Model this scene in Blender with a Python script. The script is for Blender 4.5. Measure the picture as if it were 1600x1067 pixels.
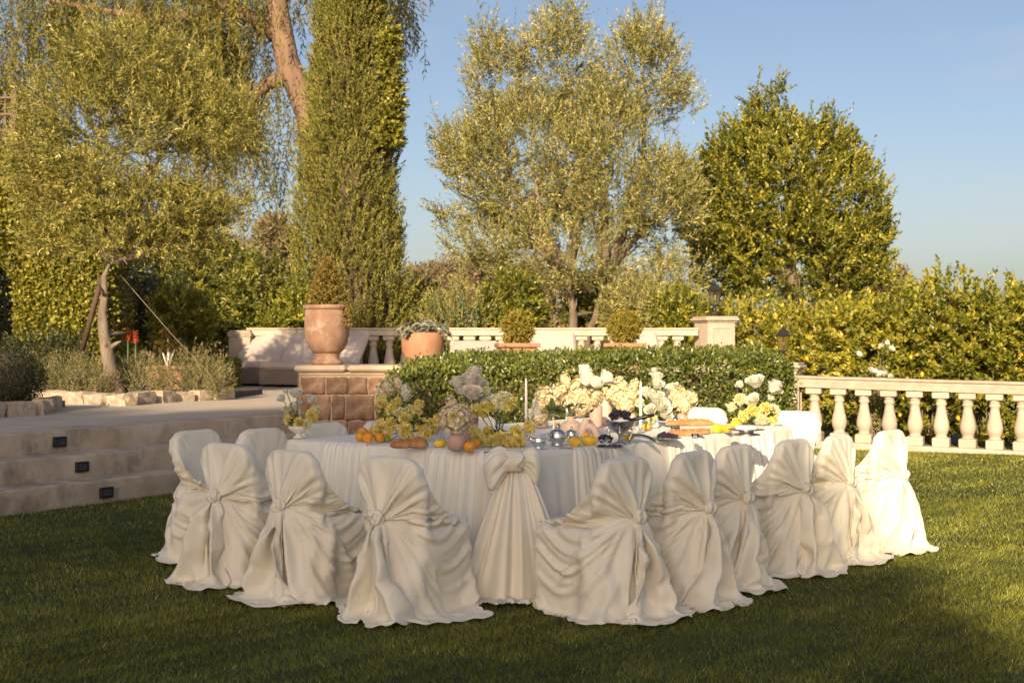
import bpy, bmesh, math, random, lzma, base64
import numpy as np
from mathutils import Vector, Matrix
for o in list(bpy.data.objects):
    bpy.data.objects.remove(o, do_unlink=True)
SC = bpy.context.scene
COL = SC.collection
PI = math.pi
R = math.radians

# ------------------------------------------------------------------ camera
CAM_H, F_PX, HOR = 1.35, 2000.0, 545.0     # eye height, focal length in photo pixels, horizon row
cam_d = bpy.data.cameras.new('camera')
cam = bpy.data.objects.new('camera', cam_d)
COL.objects.link(cam)
SC.camera = cam
cam.location = (0, 0, CAM_H)
cam.rotation_euler = (R(90) + math.atan((HOR - 533.5) / F_PX), 0, 0)
cam_d.sensor_width = 36
cam_d.lens = 45
cam_d.clip_end = 3000
cam_d.dof.use_dof = True
cam_d.dof.focus_distance = 7.3
cam_d.dof.aperture_fstop = 5.6

# ------------------------------------------------------------------ sky and sun
SUN_EL, SUN_AZ = 22.0, 194.0               # azimuth clockwise from +Y: behind the camera, a little to its left
world = bpy.data.worlds.new('World')
SC.world = world
world.use_nodes = True
wn = world.node_tree.nodes
wl = world.node_tree.links
bg = wn['Background']
sky = wn.new('ShaderNodeTexSky')
sky.sky_type = 'NISHITA'
sky.sun_disc = False
sky.sun_elevation = R(SUN_EL)
sky.sun_rotation = R(SUN_AZ)
sky.altitude = 100
sky.air_density = 1.0
sky.dust_density = 2.3
sky.ozone_density = 1.6
wb = wn.new('ShaderNodeMix')            # the camera's warm white balance
wb.data_type = 'RGBA'; wb.blend_type = 'MULTIPLY'
wb.inputs['Factor'].default_value = 1.0
wl.new(sky.outputs[0], wb.inputs['A'])
wb.inputs['B'].default_value = (1.04, .96, .955, 1)
# a few faint wisps of cloud
ct = wn.new('ShaderNodeTexCoord'); cm_ = wn.new('ShaderNodeMapping'); cm_.inputs['Scale'].default_value = (2.2, 2.2, 9.0); cm_.inputs['Location'].default_value = (.35, 0, .2)
cn = wn.new('ShaderNodeTexNoise'); cn.inputs['Scale'].default_value = 1.6; cn.inputs['Detail'].default_value = 7; cn.inputs['Roughness'].default_value = .55
cr_ = wn.new('ShaderNodeMapRange'); cr_.inputs[1].default_value = .50; cr_.inputs[2].default_value = .80; cr_.inputs[4].default_value = .38
wl.new(ct.outputs['Generated'], cm_.inputs[0]); wl.new(cm_.outputs[0], cn.inputs['Vector']); wl.new(cn.outputs[0], cr_.inputs[0])
cx_ = wn.new('ShaderNodeMix'); cx_.data_type = 'RGBA'
wl.new(cr_.outputs[0], cx_.inputs['Factor']); wl.new(wb.outputs['Result'], cx_.inputs['A']); cx_.inputs['B'].default_value = (5.6, 5.1, 4.9, 1)
wl.new(cx_.outputs['Result'], bg.inputs[0])
bg.inputs[1].default_value = 0.084
sun_d = bpy.data.lights.new('sun', 'SUN')
sun_d.energy = 5.0
sun_d.angle = R(0.55)
sun_d.color = (1.0, 0.81, 0.55)
sun = bpy.data.objects.new('sun', sun_d)
COL.objects.link(sun)
az = R(SUN_AZ)
to_sun = Vector((math.sin(az) * math.cos(R(SUN_EL)), math.cos(az) * math.cos(R(SUN_EL)), math.sin(R(SUN_EL))))
sun.rotation_euler = to_sun.to_track_quat('Z', 'Y').to_euler()
sun.location = to_sun * 60
vs = SC.view_settings
vs.view_transform = 'Standard'
vs.look = 'None'
vs.exposure = 0.68
vs.gamma = 1
vs.use_curve_mapping = False
SC.cycles.max_bounces = 6
SC.cycles.diffuse_bounces = 3
SC.cycles.transmission_bounces = 5
SC.cycles.transparent_max_bounces = 6
SC.cycles.use_denoising = True

# ------------------------------------------------------------------ small tools
rng = np.random.default_rng(7)
random.seed(7)

def at(px, D, py=None, z=None):
    """world point on the sight line through photo pixel px at distance D"""
    x = (px - 800) / F_PX * D
    if z is None:
        z = CAM_H - (py - HOR) / F_PX * D if py is not None else 0.0
    return Vector((x, D, z))

def on_plane(px, py, z):
    D = F_PX * (CAM_H - z) / (py - HOR)
    return at(px, D, z=z)

def tag(o, label=None, cat=None, group=None, kind=None):
    if label: o['label'] = label
    if cat: o['category'] = cat
    if group: o['group'] = group
    if kind: o['kind'] = kind
    return o

def thing(name, label, cat, loc=(0, 0, 0), rz=0.0, group=None):
    o = bpy.data.objects.new(name, None)
    o.empty_display_size = 0.1
    COL.objects.link(o)
    o.location = loc
    o.rotation_euler = (0, 0, rz)
    return tag(o, label, cat, group)

def link(name, me, parent=None, loc=(0, 0, 0), rot=(0, 0, 0), scale=None):
    o = bpy.data.objects.new(name, me)
    COL.objects.link(o)
    if parent is not None: o.parent = parent
    o.location = loc
    o.rotation_euler = rot
    if scale is not None: o.scale = scale if hasattr(scale, '__len__') else (scale,) * 3
    return o

def mesh_np(name, V, F, mat, smooth=True, attr=None):
    """V (n,3), F (m,k) arrays -> mesh"""
    V = np.ascontiguousarray(V, dtype=np.float32)
    F = np.ascontiguousarray(F, dtype=np.int32)
    me = bpy.data.meshes.new(name)
    n, (m, k) = len(V), F.shape
    me.vertices.add(n)
    me.vertices.foreach_set('co', V.ravel())
    me.loops.add(m * k)
    me.loops.foreach_set('vertex_index', F.ravel())
    me.polygons.add(m)
    me.polygons.foreach_set('loop_start', np.arange(0, m * k, k, dtype=np.int32))
    me.polygons.foreach_set('loop_total', np.full(m, k, dtype=np.int32))
    me.polygons.foreach_set('use_smooth', np.full(m, smooth, dtype=bool))
    if attr is not None:
        a = me.attributes.new('v', 'FLOAT', 'POINT')
        a.data.foreach_set('value', np.ascontiguousarray(attr, dtype=np.float32))
    me.update(calc_edges=True)
    if mat: me.materials.append(mat)
    return me

class MB:
    """collects shapes and makes ONE mesh"""
    def __init__(self):
        self.V, self.F, self.S = [], [], []
    def add(self, V, F, smooth=False, M=None):
        b = len(self.V)
        for v in V:
            v = Vector(v)
            if M is not None: v = M @ v
            self.V.append(tuple(v))
        for f in F:
            self.F.append(tuple(i + b for i in f))
            self.S.append(smooth)
        return self
    def box(self, c, s, rz=0.0, bev=0.0, M=None, taper=1.0):
        hx, hy, hz = s[0] / 2, s[1] / 2, s[2] / 2
        T = Matrix.Translation(c) @ Matrix.Rotation(rz, 4, 'Z')
        if M is not None: T = M @ T
        if bev <= 0:
            V = [(sx * hx * (taper if sz > 0 else 1), sy * hy * (taper if sz > 0 else 1), sz * hz) for sz in (-1, 1) for sx, sy in ((-1, -1), (1, -1), (1, 1), (-1, 1))]
            F = [(3, 2, 1, 0), (4, 5, 6, 7), (0, 1, 5, 4), (1, 2, 6, 5), (2, 3, 7, 6), (3, 0, 4, 7)]
            return self.add(V, F, False, T)
        b = min(bev, hx * .9, hy * .9, hz * .9)
        rings = []
        for z, ins in ((-hz, b), (-hz + b, 0), (hz - b, 0), (hz, b)):
            t = 1 + (taper - 1) * (z + hz) / (2 * hz)
            x, y = hx * t - ins, hy * t - ins
            q = b - ins * .6
            rings.append([(x - q, -y, z), (x, -y + q, z), (x, y - q, z), (x - q, y, z), (-x + q, y, z), (-x, y - q, z), (-x, -y + q, z), (-x + q, -y, z)])
        V = [p for r_ in rings for p in r_]
        F = [tuple(range(7, -1, -1)), tuple(range(24, 32))]
        for k in range(3):
            for i in range(8):
                j = (i + 1) % 8
                F.append((k * 8 + i, k * 8 + j, k * 8 + 8 + j, k * 8 + 8 + i))
        return self.add(V, F, False, T)
    def lathe(self, prof, seg=20, c=(0, 0, 0), M=None, smooth=True, ripple=0, amp=0.0):
        V, F = [], []
        for (r_, z) in prof:
            for i in range(seg):
                a = 2 * PI * i / seg
                rr = r_ * (1 + amp * math.cos(ripple * a)) if ripple else r_
                V.append((c[0] + rr * math.cos(a), c[1] + rr * math.sin(a), c[2] + z))
        for k in range(len(prof) - 1):
            for i in range(seg):
                j = (i + 1) % seg
                F.append((k * seg + i, k * seg + j, (k + 1) * seg + j, (k + 1) * seg + i))
        if prof[0][0] > 1e-4: F.append(tuple(range(seg - 1, -1, -1)))
        if prof[-1][0] > 1e-4: F.append(tuple((len(prof) - 1) * seg + i for i in range(seg)))
        return self.add(V, F, smooth, M)
    def tube(self, pts, rad, seg=8, smooth=True, cap=True):
        pts = [Vector(p) for p in pts]
        n = len(pts)
        rads = [rad] * n if not hasattr(rad, '__len__') else rad
        V, F = [], []
        up = None
        for i, p in enumerate(pts):
            d = (pts[min(i + 1, n - 1)] - pts[max(i - 1, 0)])
            d = d.normalized() if d.length > 1e-9 else Vector((0, 0, 1))
            if up is None:
                up = Vector((1, 0, 0)) if abs(d.x) < .8 else Vector((0, 1, 0))
            a = (up - d * up.dot(d))
            a = a.normalized() if a.length > 1e-6 else d.orthogonal().normalized()
            b = d.cross(a)
            up = a
            for k in range(seg):
                t = 2 * PI * k / seg
                V.append(p + a * (rads[i] * math.cos(t)) + b * (rads[i] * math.sin(t)))
        for i in range(n - 1):
            for k in range(seg):
                k2 = (k + 1) % seg
                F.append((i * seg + k, i * seg + k2, (i + 1) * seg + k2, (i + 1) * seg + k))
        if cap:
            F.append(tuple(range(seg - 1, -1, -1)))
            F.append(tuple((n - 1) * seg + k for k in range(seg)))
        return self.add(V, F, smooth)
    def grid(self, P, smooth=True, wrap=False):
        """P [rows][cols] points"""
        n, m = len(P), len(P[0])
        V = [p for row in P for p in row]
        F = []
        for i in range(n - 1):
            for j in range(m if wrap else m - 1):
                j2 = (j + 1) % m
                F.append((i * m + j, i * m + j2, (i + 1) * m + j2, (i + 1) * m + j))
        return self.add(V, F, smooth)
    def ball(self, c, r_, seg=12, rows=8, M=None, sq=(1, 1, 1)):
        prof = []
        V, F = [], []
        for i in range(rows + 1):
            t = PI * i / rows
            for k in range(seg):
                a = 2 * PI * k / seg
                V.append((c[0] + r_ * sq[0] * math.sin(t) * math.cos(a), c[1] + r_ * sq[1] * math.sin(t) * math.sin(a), c[2] - r_ * sq[2] * math.cos(t)))
        for i in range(rows):
            for k in range(seg):
                k2 = (k + 1) % seg
                F.append((i * seg + k, i * seg + k2, (i + 1) * seg + k2, (i + 1) * seg + k))
        return self.add(V, F, True, M)
    def mesh(self, name, mat):
        me = bpy.data.meshes.new(name)
        me.from_pydata(self.V, [], self.F)
        me.polygons.foreach_set('use_smooth', self.S)
        me.update()
        if mat: me.materials.append(mat)
        return me
    def build(self, name, mat, parent=None, loc=(0, 0, 0), rot=(0, 0, 0)):
        return link(name, self.mesh(name, mat), parent, loc, rot)

# smooth pseudo noise from a few sines (vectorised)
_ph = np.random.default_rng(3).uniform(0, 6.28, (12, 4))
_fr = np.random.default_rng(4).normal(0, 1, (12, 3))
def snoise(P, scale=1.0, k=0):
    P = np.asarray(P, float) * scale
    s = np.zeros(P.shape[:-1])
    for i in range(6):
        f = _fr[(i + k) % 12] * (1 + .35 * i)
        s += np.sin(P @ f + _ph[(i + k) % 12, 0]) / (1 + .3 * i)
    return s / 2.6

# ------------------------------------------------------------------ materials
def new_mat(name):
    m = bpy.data.materials.new(name)
    m.use_nodes = True
    nt = m.node_tree
    return m, nt, nt.nodes['Principled BSDF']

def rgb(c):
    return (c[0], c[1], c[2], 1.0)

def mat_noise(name, c1, c2, scale=8.0, rough=.6, bump=0.0, bscale=None, detail=5, metallic=0.0, spec=.5, c3=None, scale3=2.0, coat=0.0, sheen=0.0, stretch=None, fac3=.5, vary=0.0):
    m, nt, p = new_mat(name)
    N, L = nt.nodes, nt.links
    tc = N.new('ShaderNodeTexCoord')
    src = tc.outputs['Object']
    if stretch:
        mp = N.new('ShaderNodeMapping')
        mp.inputs['Scale'].default_value = stretch
        L.new(src, mp.inputs[0]); src = mp.outputs[0]
    n1 = N.new('ShaderNodeTexNoise')
    n1.inputs['Scale'].default_value = scale
    n1.inputs['Detail'].default_value = detail
    n1.inputs['Roughness'].default_value = .6
    L.new(src, n1.inputs['Vector'])
    cr = N.new('ShaderNodeValToRGB')
    cr.color_ramp.elements[0].position = .35
    cr.color_ramp.elements[1].position = .68
    cr.color_ramp.elements[0].color = rgb(c1)
    cr.color_ramp.elements[1].color = rgb(c2)
    L.new(n1.outputs[0], cr.inputs[0])
    out = cr.outputs[0]
    if c3 is not None:
        n3 = N.new('ShaderNodeTexNoise')
        n3.inputs['Scale'].default_value = scale3
        n3.inputs['Detail'].default_value = 6
        n3.inputs['Roughness'].default_value = .7
        L.new(src, n3.inputs['Vector'])
        r3 = N.new('ShaderNodeMapRange')
        r3.inputs[1].default_value = fac3
        r3.inputs[2].default_value = fac3 + .17
        L.new(n3.outputs[0], r3.inputs[0])
        mx = N.new('ShaderNodeMix'); mx.data_type = 'RGBA'
        L.new(r3.outputs[0], mx.inputs['Factor'])
        L.new(out, mx.inputs['A'])
        mx.inputs['B'].default_value = rgb(c3)
        out = mx.outputs['Result']
    if vary:
        oi = N.new('ShaderNodeObjectInfo')
        mr = N.new('ShaderNodeMapRange'); mr.inputs[3].default_value = 1 - vary; mr.inputs[4].default_value = 1 + vary * .8
        L.new(oi.outputs['Random'], mr.inputs[0])
        vm = N.new('ShaderNodeVectorMath'); vm.operation = 'SCALE'
        L.new(out, vm.inputs[0]); L.new(mr.outputs[0], vm.inputs['Scale'])
        out = vm.outputs[0]
    L.new(out, p.inputs['Base Color'])
    p.inputs['Roughness'].default_value = rough
    p.inputs['Metallic'].default_value = metallic
    p.inputs['Specular IOR Level'].default_value = spec
    p.inputs['Coat Weight'].default_value = coat
    if sheen:
        p.inputs['Sheen Weight'].default_value = sheen
        p.inputs['Sheen Roughness'].default_value = .4
    if bump:
        nb = N.new('ShaderNodeTexNoise')
        nb.inputs['Scale'].default_value = bscale or scale * 3
        nb.inputs['Detail'].default_value = 6
        L.new(src, nb.inputs['Vector'])
        b = N.new('ShaderNodeBump')
        b.inputs['Strength'].default_value = 1.0
        b.inputs['Distance'].default_value = bump
        L.new(nb.outputs[0], b.inputs['Height'])
        L.new(b.outputs[0], p.inputs['Normal'])
    return m

def mat_leaf(name, cols, rough=.5, trans=.3, spec=.4):
    """cols: list of (position, colour) read by each leaf's own random value"""
    m, nt, p = new_mat(name)
    N, L = nt.nodes, nt.links
    a = N.new('ShaderNodeAttribute'); a.attribute_name = 'v'
    cr = N.new('ShaderNodeValToRGB')
    els = cr.color_ramp.elements
    while len(els) < len(cols): els.new(.5)
    for e, (q, c) in zip(els, cols):
        e.position = q; e.color = rgb(c)
    L.new(a.outputs['Fac'], cr.inputs[0])
    L.new(cr.outputs[0], p.inputs['Base Color'])
    p.inputs['Roughness'].default_value = rough
    p.inputs['Specular IOR Level'].default_value = spec
    t = N.new('ShaderNodeBsdfTranslucent')
    L.new(cr.outputs[0], t.inputs['Color'])
    mx = N.new('ShaderNodeMixShader')
    mx.inputs[0].default_value = trans
    L.new(p.outputs[0], mx.inputs[1]); L.new(t.outputs[0], mx.inputs[2])
    L.new(mx.outputs[0], N['Material Output'].inputs[0])
    return m

M = {}
M['cloth'] = mat_noise('cream_cloth', (.725, .67, .535), (.76, .705, .57), 3.0, .48, .0004, 900, sheen=.25, spec=.35)
M['tablecloth'] = mat_noise('ivory_tablecloth', (.78, .735, .62), (.81, .77, .66), 3.0, .55, .0004, 900, sheen=.2, spec=.3)
M['sandstone'] = mat_noise('sandstone', (.41, .31, .205), (.60, .485, .355), 3.4, .88, .006, 24, c3=(.22, .17, .135), scale3=2.3, fac3=.52, stretch=(1, 1, .8), vary=.12)
M['paving'] = mat_noise('terrace_paving', (.49, .41, .315), (.56, .475, .37), 4, .85, .002, 60, c3=(.42, .335, .255), scale3=.7, fac3=.5)
M['stone_block'] = mat_noise('brown_stone', (.19, .10, .06), (.38, .225, .135), 9, .85, .007, 28, c3=(.43, .32, .21), scale3=8, fac3=.52, vary=.32)
M['mortar'] = mat_noise('mortar', (.40, .30, .19), (.48, .37, .25), 14, .9, .002)
M['capstone'] = mat_noise('cap_stone', (.50, .37, .25), (.60, .47, .34), 6, .8, .003, 30, c3=(.36, .27, .19), scale3=3, fac3=.6)
M['cast_stone'] = mat_noise('cast_stone', (.46, .375, .285), (.55, .46, .36), 7, .8, .002, 40, c3=(.38, .30, .22), scale3=3.5, fac3=.56, vary=.10)
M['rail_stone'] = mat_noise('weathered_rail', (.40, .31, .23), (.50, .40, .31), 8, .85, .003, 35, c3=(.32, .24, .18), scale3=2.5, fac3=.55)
M['terracotta'] = mat_noise('terracotta', (.36, .175, .09), (.44, .23, .13), 6, .8, .002, 40, c3=(.50, .36, .26), scale3=3.2, fac3=.56)
M['terracotta_old'] = mat_noise('old_terracotta', (.22, .12, .075), (.34, .205, .135), 7, .85, .003, 35, c3=(.42, .31, .23), scale3=5, fac3=.54)
M['wicker'] = mat_noise('wicker', (.17, .125, .09), (.27, .20, .15), 90, .7, .004, 120, stretch=(1, 1, .12))
M['cushion'] = mat_noise('cushion', (.50, .40, .34), (.56, .46, .39), 3, .8, .001, 300, sheen=.2)
M['bark'] = mat_noise('bark', (.13, .095, .065), (.26, .20, .145), 9, .9, .012, 30, stretch=(1, 1, .25))
M['bark_red'] = mat_noise('reddish_bark', (.17, .10, .065), (.30, .19, .125), 7, .9, .02, 20, stretch=(1, 1, .3))
M['twig'] = mat_noise('twig', (.20, .16, .11), (.28, .23, .16), 20, .9)
M['soil'] = mat_noise('soil', (.07, .05, .035), (.13, .095, .065), 20, .95, .01)
M['lawn'] = mat_noise('lawn_soil', (.018, .026, .008), (.035, .045, .013), 25, .95, .008, 60)
M['ground'] = mat_noise('far_ground', (.07, .075, .03), (.11, .10, .05), .3, .95)
M['black_metal'] = mat_noise('black_metal', (.018, .017, .017), (.03, .028, .027), 30, .45, .0006, 90, spec=.5)
M['grey_metal'] = mat_noise('dull_metal', (.07, .07, .075), (.11, .11, .115), 30, .5, .0006, 90)
M['wood_dark'] = mat_noise('dark_wood', (.06, .035, .022), (.11, .065, .04), 8, .8, .003, stretch=(1, 1, .15))
M['trellis'] = mat_noise('trellis_wood', (.13, .085, .06), (.19, .13, .09), 8, .85)
M['silver'] = mat_noise('silver', (.62, .61, .60), (.74, .72, .70), 20, .16, .0006, 40, metallic=1.0)
M['silver_rough'] = mat_noise('worn_silver', (.50, .48, .46), (.66, .63, .60), 25, .26, .001, 50, metallic=1.0)
M['pink_ceramic'] = mat_noise('pink_ceramic', (.46, .29, .225), (.51, .33, .265), 12, .65, .0006, 80)
M['taupe_ceramic'] = mat_noise('taupe_ceramic', (.32, .19, .15), (.38, .235, .185), 12, .65, .0006, 80)
M['blush_ceramic'] = mat_noise('blush_ceramic', (.55, .40, .31), (.60, .45, .36), 12, .6, .0006, 80)
M['white_ceramic'] = mat_noise('white_ceramic', (.70, .64, .57), (.76, .71, .64), 12, .45)
M['wax'] = mat_noise('candle_wax', (.78, .68, .57), (.82, .73, .62), 10, .4)
M['lemon'] = mat_noise('lemon_peel', (.68, .38, .015), (.80, .53, .04), 22, .42, .0016, 150, vary=.12)
M['orange'] = mat_noise('orange_peel', (.66, .24, .010), (.78, .36, .025), 22, .45, .0016, 150, vary=.15)
M['crust'] = mat_noise('bread_crust', (.33, .13, .035), (.50, .25, .085), 14, .6, .004, 45, c3=(.62, .40, .19), scale3=9, fac3=.56)
M['crumb'] = mat_noise('bread_pale', (.55, .33, .15), (.66, .45, .24), 14, .75, .003, 60)
M['berry'] = mat_noise('dark_berry', (.012, .010, .022), (.035, .022, .05), 60, .38, .0008, 200)
M['cream'] = mat_noise('whipped_cream', (.78, .72, .63), (.83, .78, .70), 20, .5, .004, 40)
M['black_handle'] = mat_noise('black_handle', (.012, .012, .014), (.02, .02, .022), 20, .3)
M['stem'] = mat_noise('green_stem', (.05, .085, .03), (.085, .13, .045), 30, .55)
def mat_glass(name, c=(1, 1, 1), rough=.02):
    m, nt, p = new_mat(name)
    p.inputs['Base Color'].default_value = rgb(c)
    p.inputs['Transmission Weight'].default_value = 1.0
    p.inputs['Roughness'].default_value = rough
    p.inputs['IOR'].default_value = 1.45
    return m
M['glass'] = mat_glass('clear_glass', (.95, .97, .95))
M['lamp_glass'] = mat_glass('lamp_glass', (.95, .88, .76), .12)
# foliage
M['olive'] = mat_leaf('olive_leaf', [(0, (0.113, 0.118, 0.028)), (.45, (0.250, 0.236, 0.063)), (.8, (0.477, 0.419, 0.143)), (1, (0.774, 0.650, 0.282))], .5, 0.15)
M['olive2'] = mat_leaf('olive_leaf_yellow', [(0, (0.088, 0.096, 0.018)), (.5, (0.235, 0.218, 0.042)), (.85, (0.472, 0.402, 0.099)), (1, (0.782, 0.635, 0.238))], .5, 0.17)
M['cypress'] = mat_leaf('cypress_leaf', [(0, (0.080, 0.091, 0.017)), (.5, (0.198, 0.189, 0.034)), (.85, (0.336, 0.296, 0.058)), (1, (0.492, 0.346, 0.086))], .6, 0.12)
M['ficus'] = mat_leaf('ficus_leaf', [(0, (0.045, 0.057, 0.009)), (.5, (0.149, 0.157, 0.017)), (.85, (0.354, 0.324, 0.038)), (1, (0.558, 0.447, 0.066))], .38, 0.15, .5)
M['citrus'] = mat_leaf('citrus_leaf', [(0, (0.068, 0.081, 0.011)), (.45, (0.183, 0.189, 0.019)), (.8, (0.383, 0.340, 0.038)), (1, (0.648, 0.523, 0.071))], .42, 0.19, .5)
M['box_hedge'] = mat_leaf('hedge_leaf', [(0, (0.048, 0.069, 0.010)), (.5, (0.119, 0.146, 0.022)), (.85, (0.229, 0.241, 0.046)), (.985, (0.335, 0.320, 0.075)), (1, (0.702, 0.285, 0.074))], .35, 0.15, .6)
M['ivy'] = mat_leaf('clipped_leaf', [(0, (0.075, 0.080, 0.010)), (.5, (0.205, 0.197, 0.025)), (1, (0.464, 0.393, 0.057))], .42, 0.17, .5)
M['pepper'] = mat_leaf('pepper_leaf', [(0, (0.088, 0.093, 0.018)), (.5, (0.202, 0.181, 0.035)), (.9, (0.354, 0.277, 0.057)), (1, (0.608, 0.339, 0.085))], .55, 0.21)
M['rosemary'] = mat_leaf('rosemary_leaf', [(0, (0.082, 0.082, 0.030)), (.5, (0.195, 0.173, 0.067)), (1, (0.416, 0.351, 0.157))], .55, 0.12)
M['shrub'] = mat_leaf('shrub_leaf', [(0, (0.046, 0.060, 0.011)), (.5, (0.157, 0.166, 0.028)), (1, (0.414, 0.367, 0.064))], .42, 0.17, .5)
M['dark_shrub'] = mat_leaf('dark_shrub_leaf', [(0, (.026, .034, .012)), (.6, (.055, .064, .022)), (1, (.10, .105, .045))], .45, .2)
M['golden_box'] = mat_leaf('golden_box_leaf', [(0, (0.166, 0.145, 0.022)), (.5, (0.284, 0.228, 0.030)), (1, (0.425, 0.317, 0.042))], .5, 0.15)
M['urn_box'] = mat_leaf('urn_shrub_leaf', [(0, (0.119, 0.089, 0.018)), (.5, (0.217, 0.157, 0.029)), (1, (0.364, 0.248, 0.049))], .5, 0.15)
M['succulent'] = mat_leaf('succulent_leaf', [(0, (.14, .155, .105)), (.6, (.24, .24, .17)), (1, (.36, .32, .23))], .5, .1)
M['far_tree'] = mat_leaf('far_tree_leaf', [(0, (0.167, 0.137, 0.064)), (.6, (0.265, 0.204, 0.097)), (1, (0.372, 0.264, 0.134))], .6, 0.12)
M['euphorbia'] = mat_leaf('fleshy_shrub_leaf', [(0, (0.152, 0.146, 0.037)), (.5, (0.280, 0.253, 0.068)), (1, (0.423, 0.357, 0.118))], .5, 0.12)
M['grass'] = mat_leaf('grass_blade', [(0, (0.049, 0.072, 0.009)), (.5, (0.253, 0.254, 0.032)), (.85, (0.519, 0.456, 0.073)), (1, (0.744, 0.800, 0.253))], .5, 0.18, .35)
M['carnation'] = mat_leaf('yellow_carnation_petal', [(0, (.70, .56, .10)), (.5, (.82, .68, .20)), (1, (.86, .77, .40))], .6, .15)
M['pale_carnation'] = mat_leaf('pale_carnation_petal', [(0, (.70, .65, .34)), (.6, (.80, .75, .44)), (1, (.85, .82, .60))], .6, .15)
M['rose'] = mat_leaf('white_rose_petal', [(0, (.86, .68, .42)), (.4, (.87, .78, .62)), (1, (.88, .83, .72))], .55, .25)
M['white_petal'] = mat_leaf('white_petal', [(0, (.78, .74, .56)), (1, (.86, .84, .72))], .55, .3)
M['floret'] = mat_leaf('cream_floret', [(0, (.60, .46, .22)), (.5, (.76, .63, .38)), (1, (.84, .75, .54))], .6, .12)
M['red_flower'] = mat_leaf('red_flower_petal', [(0, (.45, .045, .015)), (1, (.62, .11, .03))], .5, .2)
M['leaf_green'] = mat_leaf('bouquet_leaf', [(0, (.05, .085, .028)), (1, (.12, .15, .055))], .5, .25)

# ================================================================== cloth of the chair covers, draped by Blender's own cloth solver
CH_NB, CH_NL = 27, 44
def polyline(P, n):
    P = np.array(P, float)
    s = np.concatenate([[0], np.cumsum(np.linalg.norm(np.diff(P, axis=0), axis=1))]); s /= s[-1]
    t = np.linspace(0, 1, n)
    return np.stack([np.interp(t, s, P[:, 0]), np.interp(t, s, P[:, 1])], -1)

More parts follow.
